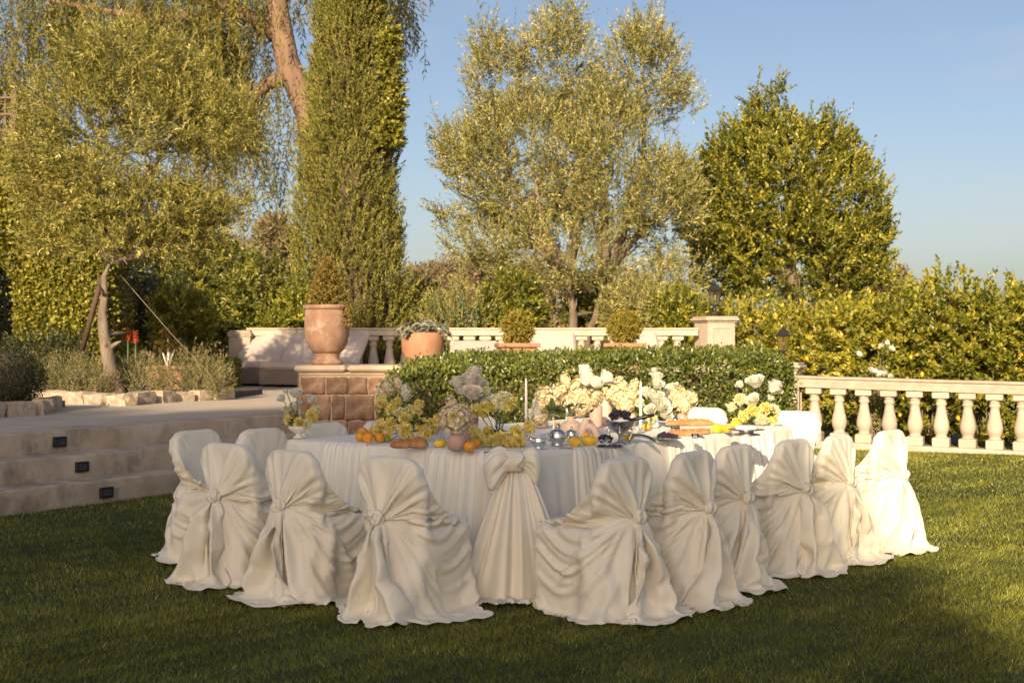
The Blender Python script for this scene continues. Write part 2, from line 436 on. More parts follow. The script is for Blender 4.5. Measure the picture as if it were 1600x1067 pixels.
def drape_cover(seed, t1, fl, LT, pud, rw, slack, bend, M_=50, frames=96):
    """a fitted cap over seat and back with a full skirt; part of the skirt is gathered into a knot behind the back"""
    r = np.random.default_rng(seed)
    made = []
    def solid(name, x0, x1, y0, y1, z0, z1, bev, shear=0.0, rnd=0.0, flare=0.0):
        bm = bmesh.new()
        bmesh.ops.create_cube(bm, size=1)
        for v in bm.verts:
            v.co = Vector((x0 if v.co.x < 0 else x1, y0 if v.co.y < 0 else y1, z0 if v.co.z < 0 else z1))
        if rnd:
            es = [e for e in bm.edges if all(abs(v.co.z - z1) < 1e-5 for v in e.verts) and abs(e.verts[0].co.x - e.verts[1].co.x) < 1e-5]
            bmesh.ops.bevel(bm, geom=es, offset=rnd, segments=6, profile=.5, affect='EDGES')
        bmesh.ops.bevel(bm, geom=bm.edges[:], offset=bev, segments=2, profile=.5, affect='EDGES', clamp_overlap=True)
        for v in bm.verts:
            v.co.y -= shear * max(0, v.co.z - .44)
            if flare:
                t = 1 - v.co.z / .40
                v.co.x *= 1 + .5 * t
                v.co.y = .2 + (v.co.y - .2) * (1 + (.45 if v.co.y > .2 else 1.3) * t)
        bmesh.ops.triangulate(bm, faces=bm.faces[:])
        me = bpy.data.meshes.new(name)
        bm.to_mesh(me); bm.free()
        o = link(name, me)
        o.modifiers.new('collision', 'COLLISION')
        o.collision.thickness_outer = .006
        o.collision.thickness_inner = .05
        o.collision.cloth_friction = 30 if name == 'sim_ground' else 2
        made.append(o)
    solid('sim_seat', -.195, .195, 0, .40, .36, .446, .04)
    solid('sim_skirt', -.17, .17, .02, .39, 0, .40, .01, flare=1)
    solid('sim_back', -.20, .20, -.005, .035, .40, .80, .012, .13, .105)
    solid('sim_ground', -3, 3, -3, 3, -.4, 0, .01)
    nb, nl = CH_NB, CH_NL
    cen = polyline([(-.073, .812), (-.015, .812), (.045, .50), (.075, .475), (.435, .468)], nl)
    edg = polyline([(-.073, .812), (-.02, .812), (.015, .72), (.09, .60), (.19, .515), (.30, .478), (.435, .464)], nl)
    u = np.linspace(-1, 1, nb)
    w = np.abs(u) ** 3
    cap = np.zeros((nl, nb, 3))
    cap[..., 0] = u * .212
    cap[..., 1] = cen[:, :1] * (1 - w) + edg[:, :1] * w
    cap[..., 2] = cen[:, 1:] * (1 - w) + edg[:, 1:] * w
    ax = np.abs(cap[..., 0])
    drop = np.where(ax > .102, .110 - np.sqrt(np.maximum(.110 ** 2 - (ax - .102) ** 2, 0)), 0)
    cap[..., 2] -= drop * np.clip((cap[..., 2] - .58) / .22, 0, 1)
    q = .07
    dx, dy = np.maximum(ax - .212 + q, 0), np.maximum(cap[..., 1] - .435 + q, 0)
    both = (dx > 0) & (dy > 0)
    k = np.where(both, np.maximum(dx, dy) / np.maximum(np.hypot(dx, dy), 1e-9), 1)
    cap[..., 0] = np.where(both, np.sign(cap[..., 0]) * (.212 - q + dx * k), cap[..., 0])
    cap[..., 1] = np.where(both, .435 - q + dy * k, cap[..., 1])
    loop = [(0, i) for i in range(nb)] + [(j, nb - 1) for j in range(1, nl)] + [(nl - 1, i) for i in range(nb - 2, -1, -1)] + [(j, 0) for j in range(nl - 2, 0, -1)]
    N = len(loop)
    E_ = np.array([cap[j, i] for j, i in loop])
    G = np.zeros((N, 2)); kind = []
    for n, (j, i) in enumerate(loop):
        if j == 0: G[n] = (u[i] * .36, -.29 + .05 * abs(u[i]) ** 3); kind.append('rear')
        elif j == nl - 1: G[n] = (u[i] * .31, .52); kind.append('front')
        else:
            t = j / (nl - 1)
            G[n] = ((1 if i else -1) * np.interp(t, [0, .25, .6, 1], [.40, .42, .37, .31]), np.interp(t, [0, .3, .6, 1], [-.24, -.02, .24, .52])); kind.append('side')
    K = np.array([r.uniform(-.02, .02), -.115 + r.uniform(-.01, .01), .52 + r.uniform(-.012, .012)])
    tt = np.array([l[0] / (nl - 1) for l in loop])
    dK = np.linalg.norm(E_ - K, axis=1) * 1.06 * (1 + slack * tt)
    ramp = np.clip((t1 + rw - tt) / rw, 0, 1); ramp = ramp * ramp * (3 - 2 * ramp)
    D = G - E_[:, :2] - np.stack([np.zeros(N), np.where(np.array(kind) == 'side', -.05, 0)], 1)
    D = D / np.linalg.norm(D, axis=1)[:, None]
    for _ in range(12):
        D = D + np.roll(D, 1, 0) + np.roll(D, -1, 0); D = D / np.linalg.norm(D, axis=1)[:, None]
    sl = .18 + fl * (.35 + .65 * ramp)
    hyp = E_[:, 2] * np.sqrt(1 + sl * sl)
    Lt = np.maximum(hyp + pud, ramp * (dK + LT) + (1 - ramp) * (hyp + pud))
    for _ in range(3): Lt = (Lt + np.roll(Lt, 1) + np.roll(Lt, -1)) / 3
    l = Lt[None] * (np.arange(1, M_ + 1) / M_)[:, None]
    f = np.clip(l / hyp, 0, 1)
    run = E_[:, 2] * sl * f + np.maximum(l - hyp, 0)
    sk = np.stack([E_[:, 0] + D[:, 0] * run, E_[:, 1] + D[:, 1] * run, E_[:, 2] * (1 - f) + .012 * f], -1) + r.normal(0, .002, (M_, N, 3))
    sk[..., 2] = np.maximum(sk[..., 2], .01)
    nc = nb * nl
    cid = np.arange(nc).reshape(nl, nb)
    ids = np.zeros((M_ + 1, N), int)
    ids[0] = [cid[j, i] for j, i in loop]
    ids[1:] = nc + np.arange(M_ * N).reshape(M_, N)
    V = np.concatenate([cap.reshape(-1, 3), sk.reshape(-1, 3)])
    F1 = np.stack([cid[:-1, :-1], cid[:-1, 1:], cid[1:, 1:], cid[1:, :-1]], -1).reshape(-1, 4)
    nx = np.roll(np.arange(N), -1)
    F2 = np.stack([ids[:-1][:, nx], ids[:-1], ids[1:], ids[1:][:, nx]], -1).reshape(-1, 4)
    F = np.concatenate([F1, F2])
    o = link('sim_cloth', mesh_np('sim_cloth', V, F, None))
    made.append(o)
    V1, V2, pins = V.copy(), V.copy(), []
    gl = [n for n in range(N) if kind[n] != 'front' and tt[n] <= t1]
    gl.sort(key=lambda n: E_[n, 0] + np.sign(E_[n, 0]) * (E_[n, 1] + .08) * (1 if tt[n] > 0 else 0))
    for a, n in enumerate(gl):
        m = int(round(M_ * dK[n] * (1 + r.normal(0, .015)) / Lt[n])); m = min(max(m, 1), M_ - 2)
        h = (a / (len(gl) - 1)) * 2 - 1
        vi = int(ids[m, n]); pins.append(vi)
        V1[vi] = [h * .30, -.19 - .05 * (1 - h * h), K[2]]
        V2[vi] = K + [h * .030, -.012 * (1 - h * h) + .008 * (-1) ** a, .014 * math.sin(a * 2.4)]
    o.shape_key_add(name='Basis')
    for nm, vv in (('spread', V1), ('tied', V2)):
        sk_ = o.shape_key_add(name=nm); sk_.data.foreach_set('co', vv.ravel())
    kb = o.data.shape_keys.key_blocks
    for nm, fr, val in (('spread', 1, 0), ('spread', 22, 1), ('spread', 42, 0), ('tied', 22, 0), ('tied', 42, 1)):
        kb[nm].value = val; kb[nm].keyframe_insert('value', frame=fr)
    vg = o.vertex_groups.new(name='pin')
    vg.add(pins + [int(cid[j, i]) for j in range(nl) for i in range(nb) if abs(u[i]) < (1.1 if cap[j, i, 2] > .535 else .72)], 1.0, 'REPLACE')
    c = o.modifiers.new('cloth', 'CLOTH')
    cs = c.settings
    cs.quality = 5; cs.mass = .25
    cs.tension_stiffness = 20; cs.compression_stiffness = 20; cs.shear_stiffness = 4; cs.bending_stiffness = bend
    cs.tension_damping = 8; cs.compression_damping = 8; cs.shear_damping = 4; cs.bending_damping = .3; cs.air_damping = 1.5
    cs.vertex_group_mass = 'pin'; cs.pin_stiffness = 1
    c.collision_settings.collision_quality = 2
    c.collision_settings.distance_min = .006
    c.collision_settings.use_self_collision = False
    c.point_cache.frame_start = 1; c.point_cache.frame_end = frames + 5
    for fr in range(1, frames + 1): SC.frame_set(fr)
    dg = bpy.context.evaluated_depsgraph_get()
    ev = o.evaluated_get(dg)
    em = ev.to_mesh()
    out = np.zeros(len(V) * 3); em.vertices.foreach_get('co', out)
    ev.to_mesh_clear()
    act = o.data.shape_keys.animation_data.action
    for ob in made: bpy.data.objects.remove(ob, do_unlink=True)
    bpy.data.actions.remove(act)
    SC.frame_set(1)
    return out.reshape(-1, 3), F, K
DRAPED = {
    'plain': drape_cover(23, .27, .74, .70, .18, .5, 0.0, .0015),
    'full': drape_cover(43, .37, .68, .60, .14, .9, 1.0, .0015, 52),
}

# ------------------------------------------------------------------ foliage builders
def unit(A):
    return A / np.maximum(np.linalg.norm(A, axis=-1, keepdims=True), 1e-9)

def rand_unit(n, g):
    return unit(g.normal(0, 1, (n, 3)))

def leaf_mesh(name, P, D, Nn, L, W, mat, val, fold=.12, curl=.0):
    """one folded four-corner leaf per row: base, two sides, tip"""
    n = len(P)
    D = unit(D)
    S = unit(np.cross(D, Nn))
    U = np.cross(S, D)
    L = np.broadcast_to(np.asarray(L, float).reshape(-1, 1), (n, 1))
    W = np.broadcast_to(np.asarray(W, float).reshape(-1, 1), (n, 1))
    mid = P + D * L * .45
    V = np.stack([P, mid + S * W * .5 + U * W * fold, P + D * L - U * L * curl, mid - S * W * .5 + U * W * fold], 1).reshape(-1, 3)
    b = np.arange(n)[:, None] * 4
    F = np.concatenate([b + np.array([[0, 1, 2]]), b + np.array([[0, 2, 3]])], 0)
    return mesh_np(name, V, F, mat, False, np.repeat(val, 4))

def sprigs(g, P0, Dir, length, n, ang=.9, jit=.25, droop=0.0):
    """leaves set round twigs; returns base points, leaf directions, normals, twig ids"""
    m = len(P0)
    length = np.broadcast_to(np.asarray(length, float), (m,))
    t = (np.arange(n) + .6) / n
    T = np.broadcast_to(t, (m, n)) + g.uniform(-.4, .4, (m, n)) / n
    Dn = unit(Dir)
    A = unit(np.cross(Dn, rand_unit(m, g)))
    B = np.cross(Dn, A)
    az = (np.arange(n) * 2.4)[None, :] + g.uniform(0, 6.28, (m, 1)) + g.normal(0, .4, (m, n))
    perp = A[:, None] * np.cos(az)[..., None] + B[:, None] * np.sin(az)[..., None]
    pos = P0[:, None] + Dn[:, None] * (T * length[:, None])[..., None]
    pos[..., 2] -= droop * (T * length[:, None]) ** 2
    a = ang * (1.15 - .5 * T)
    d = Dn[:, None] * np.cos(a)[..., None] + perp * np.sin(a)[..., None]
    d = d + g.normal(0, jit, d.shape)
    nn = Dn[:, None] - d * .3 + g.normal(0, .5, d.shape)
    ids = np.repeat(np.arange(m), n)
    return pos.reshape(-1, 3), unit(d.reshape(-1, 3)), nn.reshape(-1, 3), ids

def lobes_points(g, lobes, n, surf=.55):
    """n points in a union of ellipsoids, crowded towards the outside; returns points and outward directions"""
    vol = np.array([l[1][0] * l[1][1] * l[1][2] for l in lobes]) ** .75
    k = g.choice(len(lobes), n, p=vol / vol.sum())
    C = np.array([l[0] for l in lobes])[k]
    Rr = np.array([l[1] for l in lobes])[k]
    d = rand_unit(n, g)
    r_ = g.uniform(0, 1, n) ** (1 / (3 + 6 * surf))
    P = C + d * Rr * r_[:, None]
    return P, unit(d / Rr)

def branch_tree(mb, g, base, top_pts, r0, forks):
    """trunk splines from base to each of top_pts, tapering and wandering"""
    for tp in top_pts:
        b, t = Vector(base), Vector(tp)
        pts, rad = [], []
        n = 9
        off = Vector(g.normal(0, .06, 3)) * (t - b).length
        for i in range(n):
            s = i / (n - 1)
            p = b.lerp(t, s) + off * math.sin(s * PI) + Vector(g.normal(0, .012, 3)) * (t - b).length * s
            pts.append(p)
            rad.append(r0 * (1 - .85 * s) + .004)
        mb.tube(pts, rad, 7)
        for f in range(forks):
            i = g.integers(3, 8)
            e = pts[i] + Vector((g.normal(0, 1), g.normal(0, 1), abs(g.normal(.5, .5)))) * (t - b).length * .12
            q = [pts[i].lerp(e, s) + Vector(g.normal(0, .01, 3)) for s in (0, .35, .7, 1)]
            mb.tube(q, [rad[i] * .6, rad[i] * .45, rad[i] * .3, .004], 5)

def make_tree(name, label, cat, base, trunk_r, limbs, lobes, n_sprig, n_leaf, slen, L, W, mat, bark, seed, group=None, up=.35, ang=.9, surf=.55, cull=.0, nscale=1.2, forks=4, droop=0.0, vshift=0.0, trunks=None, shoots=0):
    g = np.random.default_rng(seed)
    t = thing(name, label, cat, base, 0, group)
    P, D = lobes_points(g, lobes, n_sprig, surf)
    if cull:
        keep = snoise(P, nscale, seed % 7) > -1.2 + cull
        P, D = P[keep], D[keep]
    D = unit(D + np.array([0, 0, up]) + g.normal(0, .35, D.shape))
    ln = slen * g.uniform(.6, 1.4, len(P))
    if shoots:
        kk = g.choice(len(P), shoots, replace=False)
        ln[kk] *= 2.0
        D[kk] = unit(D[kk] + np.array([0, 0, 1.2]))
    P = P - D * ln[:, None] * .5
    p, d, nn, ids = sprigs(g, P, D, ln, n_leaf, ang, .25, droop)
    clump = g.uniform(0, 1, len(P))[ids]
    val = np.clip(.62 * clump + .42 * g.uniform(0, 1, len(p)) - .02 + vshift, 0, 1)
    me = leaf_mesh('crown', p, d, nn, L * g.uniform(.75, 1.25, len(p)), W * g.uniform(.8, 1.2, len(p)), mat, val)
    link('crown', me, t)
    mb = MB()
    for tr in (trunks or [((0, 0, -.1), limbs, trunk_r)]):
        branch_tree(mb, g, tr[0], tr[1], tr[2], forks)
    # thin twigs carrying the outer sprigs
    sel = g.choice(len(P), min(220, len(P)), replace=False)
    for i in sel:
        a = Vector(P[i]); b = a + Vector(D[i]) * float(ln[i]) * .9
        mb.tube([a - Vector(D[i]) * float(ln[i]) * .5, b], [.008, .003], 3, cap=False)
    mb.build('trunk', bark, t)
    return t

def bush(name, label, cat, base, lobes, n_sprig, n_leaf, slen, L, W, mat, seed, group=None, up=.5, ang=.9, surf=.5, cull=0.0, nscale=1.5, stems=True, fold=.12, vshift=0, parent=None, part='foliage', shoots=0):
    g = np.random.default_rng(seed)
    t = thing(name, label, cat, base, 0, group) if parent is None else parent
    off = np.zeros(3) if parent is None else np.array(base, float)
    P, D = lobes_points(g, lobes, n_sprig, surf)
    if parent is None:
        keep = P[:, 2] > -.02
        P, D = P[keep], D[keep]
    if cull:
        keep = snoise(P, nscale, seed % 7) > -1.2 + cull
        P, D = P[keep], D[keep]
    D = unit(D + np.array([0, 0, up]) + g.normal(0, .35, D.shape))
    ln = slen * g.uniform(.6, 1.4, len(P))
    if shoots:
        kk = g.choice(len(P), shoots, replace=False)
        ln[kk] *= 2.2
        D[kk] = unit(D[kk] + np.array([0, 0, 1.5]))
    P = P - D * ln[:, None] * .5
    p, d, nn, ids = sprigs(g, P, D, ln, n_leaf, ang)
    val = np.clip(.60 * g.uniform(0, 1, len(P))[ids] + .42 * g.uniform(0, 1, len(p)) + vshift, 0, 1)
    me = leaf_mesh(part, p + off, d, nn, L * g.uniform(.75, 1.25, len(p)), W * g.uniform(.8, 1.2, len(p)), mat, val, fold)
    link(part, me, t)
    if stems:
        mb = MB()
        for i in g.choice(len(P), min(26, len(P)), replace=False):
            e = Vector(P[i] + off)
            b = Vector((off[0] + P[i][0] * .25, off[1] + P[i][1] * .25, off[2] - .03))
            mid = b.lerp(e, .5) + Vector((0, 0, .05))
            mb.tube([b, mid, e], [.014, .009, .004], 4, cap=False)
        mb.build('stem', M['twig'], t)
    return t

def clipped(name, label, cat, base, sampler, n, L, W, mat, seed, core=None, core_mat=None, rough=.06, tilt=.7, group=None, vshift=0.0):
    """clipped foliage: leaves laid over a surface given by sampler(g, n) -> points, normals"""
    g = np.random.default_rng(seed)
    t = thing(name, label, cat, base, 0, group)
    P, Nn = sampler(g, n)
    P = P + Nn * (g.normal(0, rough, (len(P), 1)) - rough * .4) + Nn * (.05 * snoise(P, 2.2, 2))[:, None]
    d = unit(rand_unit(len(P), g) * tilt + Nn * .55 + np.array([0, 0, .25]))
    nn = Nn + g.normal(0, .55, Nn.shape)
    val = np.clip(.25 * (snoise(P, 3.0, 4) * .5 + .5) + .75 * g.uniform(0, 1, len(P)) + vshift, 0, 1)
    me = leaf_mesh('leaves', P, d, nn, L * g.uniform(.7, 1.3, len(P)), W * g.uniform(.8, 1.2, len(P)), mat, val, .14)
    link('leaves', me, t)
    if core is not None:
        core.build('inner_branches', core_mat or M['soil'], t)
    return t

def box_sampler(x0, x1, y0, y1, z0, z1, faces=('front', 'top', 'left', 'right'), round_=.15, bulge=0.0, topfn=None):
    def f(g, n):
        areas = {'front': (x1 - x0) * (z1 - z0), 'back': (x1 - x0) * (z1 - z0), 'top': (x1 - x0) * (y1 - y0), 'left': (y1 - y0) * (z1 - z0), 'right': (y1 - y0) * (z1 - z0)}
        tot = sum(areas[k] for k in faces)
        PP, NN = [], []
        for k in faces:
            m = int(n * areas[k] / tot)
            u, v = g.uniform(0, 1, m), g.uniform(0, 1, m)
            X, Y, Z = x0 + u * (x1 - x0), y0 + v * (y1 - y0), z0 + v * (z1 - z0)
            nn = np.zeros((m, 3))
            if k == 'front': P = np.stack([X, np.full(m, y0), Z], 1); nn[:, 1] = -1
            elif k == 'back': P = np.stack([X, np.full(m, y1), Z], 1); nn[:, 1] = 1
            elif k == 'top': P = np.stack([X, Y, np.full(m, z1)], 1); nn[:, 2] = 1
            else:
                Y = y0 + u * (y1 - y0)
                P = np.stack([np.full(m, x0 if k == 'left' else x1), Y, Z], 1); nn[:, 0] = -1 if k == 'left' else 1
            PP.append(P); NN.append(nn)
        P, Nn = np.concatenate(PP), np.concatenate(NN)
        # round the edges: pull points to a rounded box
        lo, hi = np.array([x0, y0, -9.0]) + round_, np.array([x1, y1, z1]) - round_
        q = np.clip(P, lo, hi)
        d = P - q
        ln = np.linalg.norm(d, axis=1, keepdims=True)
        far = ln[:, 0] > 1e-6
        dd = np.where(ln > 1e-6, d / np.maximum(ln, 1e-6), Nn)
        P = np.where(far[:, None], q + dd * round_, P)
        Nn = unit(np.where(far[:, None], dd, Nn))
        if topfn is not None:
            P[:, 2] = P[:, 2] * topfn(P) 
        return P, Nn
    return f

# ================================================================== the setting
# table frame: nearest corner, direction of the long side, direction of the short side
TC = np.array([0.02, 7.0]); TR = np.array([.63, .777]); TL = np.array([-.777, .63])
TLEN, TWID, TZ = 3.3, 1.9, .77
def tab(a, b, z=0.0):
    p = TC + TR * a + TL * b
    return Vector((p[0], p[1], z))
def sstep(x, a, b):
    t = np.clip((np.asarray(x, float) - a) / (b - a), 0, 1)
    return t * t * (3 - 2 * t)
S0 = np.array([-3.88, 9.7]); SD = np.array([.494, .869]); SN = np.array([.869, -.494])   # top step edge, its direction, outward
def lawn_z(x, y):
    x = np.asarray(x, float); y = np.asarray(y, float)
    o = (x - S0[0]) * SN[0] + (y - S0[1]) * SN[1]      # distance in front of the top step edge
    return .17 * (1 - sstep(o, .7, 3.3)) * (1 - sstep(y, 11.5, 13.5))

# ground to the horizon
mb = MB()
mb.grid([[(-1500, -300, -.12), (1500, -300, -.12)], [(-1500, 1600, -.12), (1500, 1600, -.12)]], False)
tag(mb.build('ground', M['ground']), kind='structure')
# lawn sheet
xs, ys = np.arange(-9, 12.01, .15), np.arange(-4, 18.4, .15)
X, Y = np.meshgrid(xs, ys)
Z = lawn_z(X, Y)
V = np.stack([X, Y, Z], -1).reshape(-1, 3)
idx = np.arange(V.shape[0]).reshape(X.shape)
F = np.stack([idx[:-1, :-1], idx[:-1, 1:], idx[1:, 1:], idx[1:, :-1]], -1).reshape(-1, 4)
tag(link('lawn', mesh_np('lawn', V, F, M['lawn'])), kind='structure')

def grass_patch():
    g = np.random.default_rng(11)
    PP, WW = [], []
    for (d0, d1, dens, w) in ((4.7, 6.6, 13500, .0036), (6.6, 8.6, 8200, .0046), (8.6, 11.5, 4300, .0064), (11.5, 17.6, 1900, .0096)):
        wid = .43 * d1 + .5
        n = int(2 * wid * (d1 - d0) * dens)
        x, y = g.uniform(-wid, wid, n), g.uniform(d0, d1, n)
        PP.append(np.stack([x, y], 1)); WW.append(np.full(n, w))
    P, W = np.concatenate(PP), np.concatenate(WW)
    o = (P[:, 0] - S0[0]) * SN[0] + (P[:, 1] - S0[1]) * SN[1]
    ok = (o > .605) & ~((P[:, 0] > -2.2) & (P[:, 0] < 2.85) & (P[:, 1] > 12.5)) & (np.abs(P[:, 0]) < .43 * P[:, 1] + .4) & ~((P[:, 0] < -1) & (P[:, 1] > 12.6))
    # nothing to see under the table
    a = (P - TC) @ TR; b = (P - TC) @ TL
    ok &= ~((a > .15) & (a < TLEN - .15) & (b > .15) & (b < TWID - .15))
    P, W = P[ok], W[ok]
    n = len(P)
    z = lawn_z(P[:, 0], P[:, 1])
    P3 = np.stack([P[:, 0], P[:, 1], z - .004], 1)
    tuft = snoise(P3, 3.1, 1) * .5 + snoise(P3, 11.0, 5) * .5
    h = (.019 + .006 * tuft + .012 * g.uniform(0, 1, n)) 
    lean = g.normal(0, .55, (n, 2)) + np.stack([snoise(P3, 5.0, 2), snoise(P3, 5.0, 7)], 1) * .5
    tip = P3 + np.stack([lean[:, 0] * h, lean[:, 1] * h, h], 1)
    a = g.uniform(0, PI, n)
    s = np.stack([np.cos(a), np.sin(a), np.zeros(n)], 1) * W[:, None] * .5
    V = np.stack([P3 - s, P3 + s, tip], 1).reshape(-1, 3)
    F = np.arange(3 * n).reshape(n, 3)
    val = np.clip(.30 + .22 * tuft + .18 * snoise(P3, .9, 3) + g.normal(0, .17, n) + (g.uniform(0, 1, n) < .04) * .5, 0, 1)
    o = link('grass', mesh_np('grass', V, F, M['grass'], False, np.repeat(val, 3)))
    tag(o, kind='stuff')
grass_patch()

# terrace: a slab whose front edge is the top step
TZT = .70
def poly_prism(mb, pts, z0, z1):
    n = len(pts)
    V = [(p[0], p[1], z0) for p in pts] + [(p[0], p[1], z1) for p in pts]
    F = [tuple(range(n - 1, -1, -1)), tuple(range(n, 2 * n))]
    for i in range(n):
        j = (i + 1) % n
        F.append((i, j, n + j, n + i))
    return mb.add(V, F)
def edge_pt(s, o):
    p = S0 + SD * s + SN * o
    return (p[0], p[1])
mb = MB()
poly_prism(mb, [edge_pt(-7, -.36), edge_pt(3.45, -.36), (-2.14, 13.9), (-1.2, 14.5), (2.55, 14.5), (2.55, 20), (4.3, 23), (4.3, 26), (-18, 26), (-18, edge_pt(-7, -.36)[1])], -.1, TZT)
tag(mb.build('terrace', M['paving']), kind='structure')
# stone steps
steps = thing('stone_steps', 'three worn sandstone steps with small black lights in their risers', 'steps')
def step_mesh(o0, o1, z0, z1, seed):
    g = np.random.default_rng(seed)
    prof = [(o1, z0)] + [(o1, z0 + (z1 - .018 - z0) * t) for t in (.3, .6, .85, 1)] + [(o1 - .006, z1 - .005), (o1 - .022, z1), (o1 - .10, z1), (o1 - .2, z1), (o0, z1)]
    ss = np.linspace(-7, 3.75, 180)
    Pp = []
    for s in ss:
        row = []
        for k, (o, z) in enumerate(prof):
            x, y = edge_pt(s, o)
            q = np.array([x, y, z])
            d = float(snoise(q, 4, seed)) * .009 + float(snoise(q, 21, seed + 3)) * .005 - .012 * max(0, float(snoise(q, 9, seed + 5)) - .35)
            if 0 < k < 8:
                x += SN[0] * d; y += SN[1] * d; z += d * .5 if k > 4 else 0
            row.append((x, y, z))
        Pp.append(row)
    return MB().grid(Pp)
for k, (o0, o1, zt) in enumerate(((-.36, 0, .702), (0, .30, .525), (.30, .60, .348))):
    step_mesh(o0 + (.006 if k else 0), o1, -.1, zt, k + 1).build('step', M['sandstone'], steps)
# end cap of the steps beside the planter wall
# lights let into the risers
for k, (px, py, lab) in enumerate(((92, 690, 'small louvred black step light in the top riser of the stone steps'), (127, 729, 'small louvred black step light in the middle riser of the stone steps'), (165, 769, 'small louvred black step light in the lowest riser of the stone steps'))):
    o = .30 * k + .002
    q = (px - 800) / F_PX
    bx, by = edge_pt(0, o)
    s = (q * by - bx) / (SD[0] - q * SD[1])
    x, y = edge_pt(s, o)
    z = CAM_H - (py - HOR) / F_PX * y
    L = thing('step_light', lab, 'step light', (x, y, z), math.atan2(SD[1], SD[0]), 'lights in the step risers')
    # local: x along the step, -y outward
    f = MB()
    for c, sz in (((0, -.012, .036), (.120, .024, .010)), ((0, -.012, -.036), (.120, .024, .010)), ((-.055, -.012, 0), (.010, .024, .062)), ((.055, -.012, 0), (.010, .024, .062))):
        f.box(c, sz)
    f.build('frame', M['black_metal'], L)
    MB().box((0, .004, 0), (.100, .012, .062)).build('back_plate', M['black_metal'], L)
    lou = MB().add([(-.0495, 0, 0), (.0495, 0, 0), (.0495, -.014, -.010), (-.0495, -.014, -.010), (-.0495, 0, -.003), (.0495, 0, -.003), (.0495, -.014, -.013), (-.0495, -.014, -.013)], [(0, 1, 2, 3), (7, 6, 5, 4), (3, 2, 6, 7), (0, 3, 7, 4), (1, 5, 6, 2), (0, 4, 5, 1)]).mesh('louvre', M['grey_metal'])
    for j in range(3):
        link('louvre', lou, L, (0, -.004, .027 - .018 * j))

# flower beds edged with rough stones
def rough_block(seed, size):
    g = np.random.default_rng(seed)
    bm = bmesh.new()
    bmesh.ops.create_cube(bm, size=1)
    bmesh.ops.subdivide_edges(bm, edges=bm.edges[:], cuts=2, use_grid_fill=True)
    for v in bm.verts:
        r_ = v.co.normalized() * .62
        v.co = v.co.lerp(r_, .13)
        v.co += Vector(g.normal(0, .03, 3))
        v.co.x *= size[0]; v.co.y *= size[1]; v.co.z *= size[2]
    me = bpy.data.meshes.new('stone')
    bm.to_mesh(me); bm.free()
    me.materials.append(M['sandstone'])
    return me
stone_protos = [rough_block(k, (.34, .2, .155)) for k in range(6)]
def edging(name, label, pix, seed):
    g = np.random.default_rng(seed)
    pts = [on_plane(px, py, TZT) for px, py in pix]
    t = thing(name, label, 'edging', pts[0])
    path = []
    for a, b in zip(pts[:-1], pts[1:]):
        for q in np.linspace(0, 1, 12, endpoint=False): path.append(a.lerp(b, q))
    path.append(pts[-1])
    acc, nxt = 0.0, .16
    for a, b in zip(path[:-1], path[1:]):
        d = (b - a); acc += d.length
        if acc >= nxt:
            sc_ = g.uniform(.8, 1.2)
            o = link('stone', stone_protos[g.integers(0, 6)], t, b - pts[0] + Vector((0, .1, .055 + g.uniform(-.012, .012))), (g.normal(0, .04), g.normal(0, .04), math.atan2(d.y, d.x) + g.normal(0, .06)), (sc_, 1, g.uniform(.85, 1.15)))
            acc = 0; nxt = .33 * sc_ + .01
    return pts
bed1 = edging('stone_edging', 'long row of rough honey coloured stones below the rosemary and olive tree', [(56, 627), (104, 631), (186, 634), (270, 628), (352, 624)], 3)
bed2 = edging('stone_edging', 'short row of rough stones under the dark round bush above the steps', [(-60, 656), (0, 652), (45, 650), (80, 640)], 4)
mb = MB()
poly_prism(mb, [(p.x, p.y + .14) for p in bed1] + [(bed1[-1].x + .1, 18.4), (-9.5, 18.4), (-7.2, 15.95)], TZT - .05, TZT + .075)
tag(mb.build('flower_bed', M['soil']), kind='structure')
mb = MB()
poly_prism(mb, [(p.x, p.y + .12) for p in bed2] + [(bed2[-1].x - .1, 14.4), (-8, 14.4), (-7.6, bed2[0].y + .12)], TZT - .05, TZT + .07)
tag(mb.build('flower_bed', M['soil']), kind='structure')
p = on_plane(52, 647, TZT)
t = thing('spotlight', 'small dark box light on the ground beside the edging stones', 'light', p, .3)
MB().box((0, 0, .055), (.10, .08, .10), bev=.012).build('housing', M['black_metal'], t)
MB().box((0, -.043, .06), (.07, .006, .06)).build('lens', M['lamp_glass'], t)

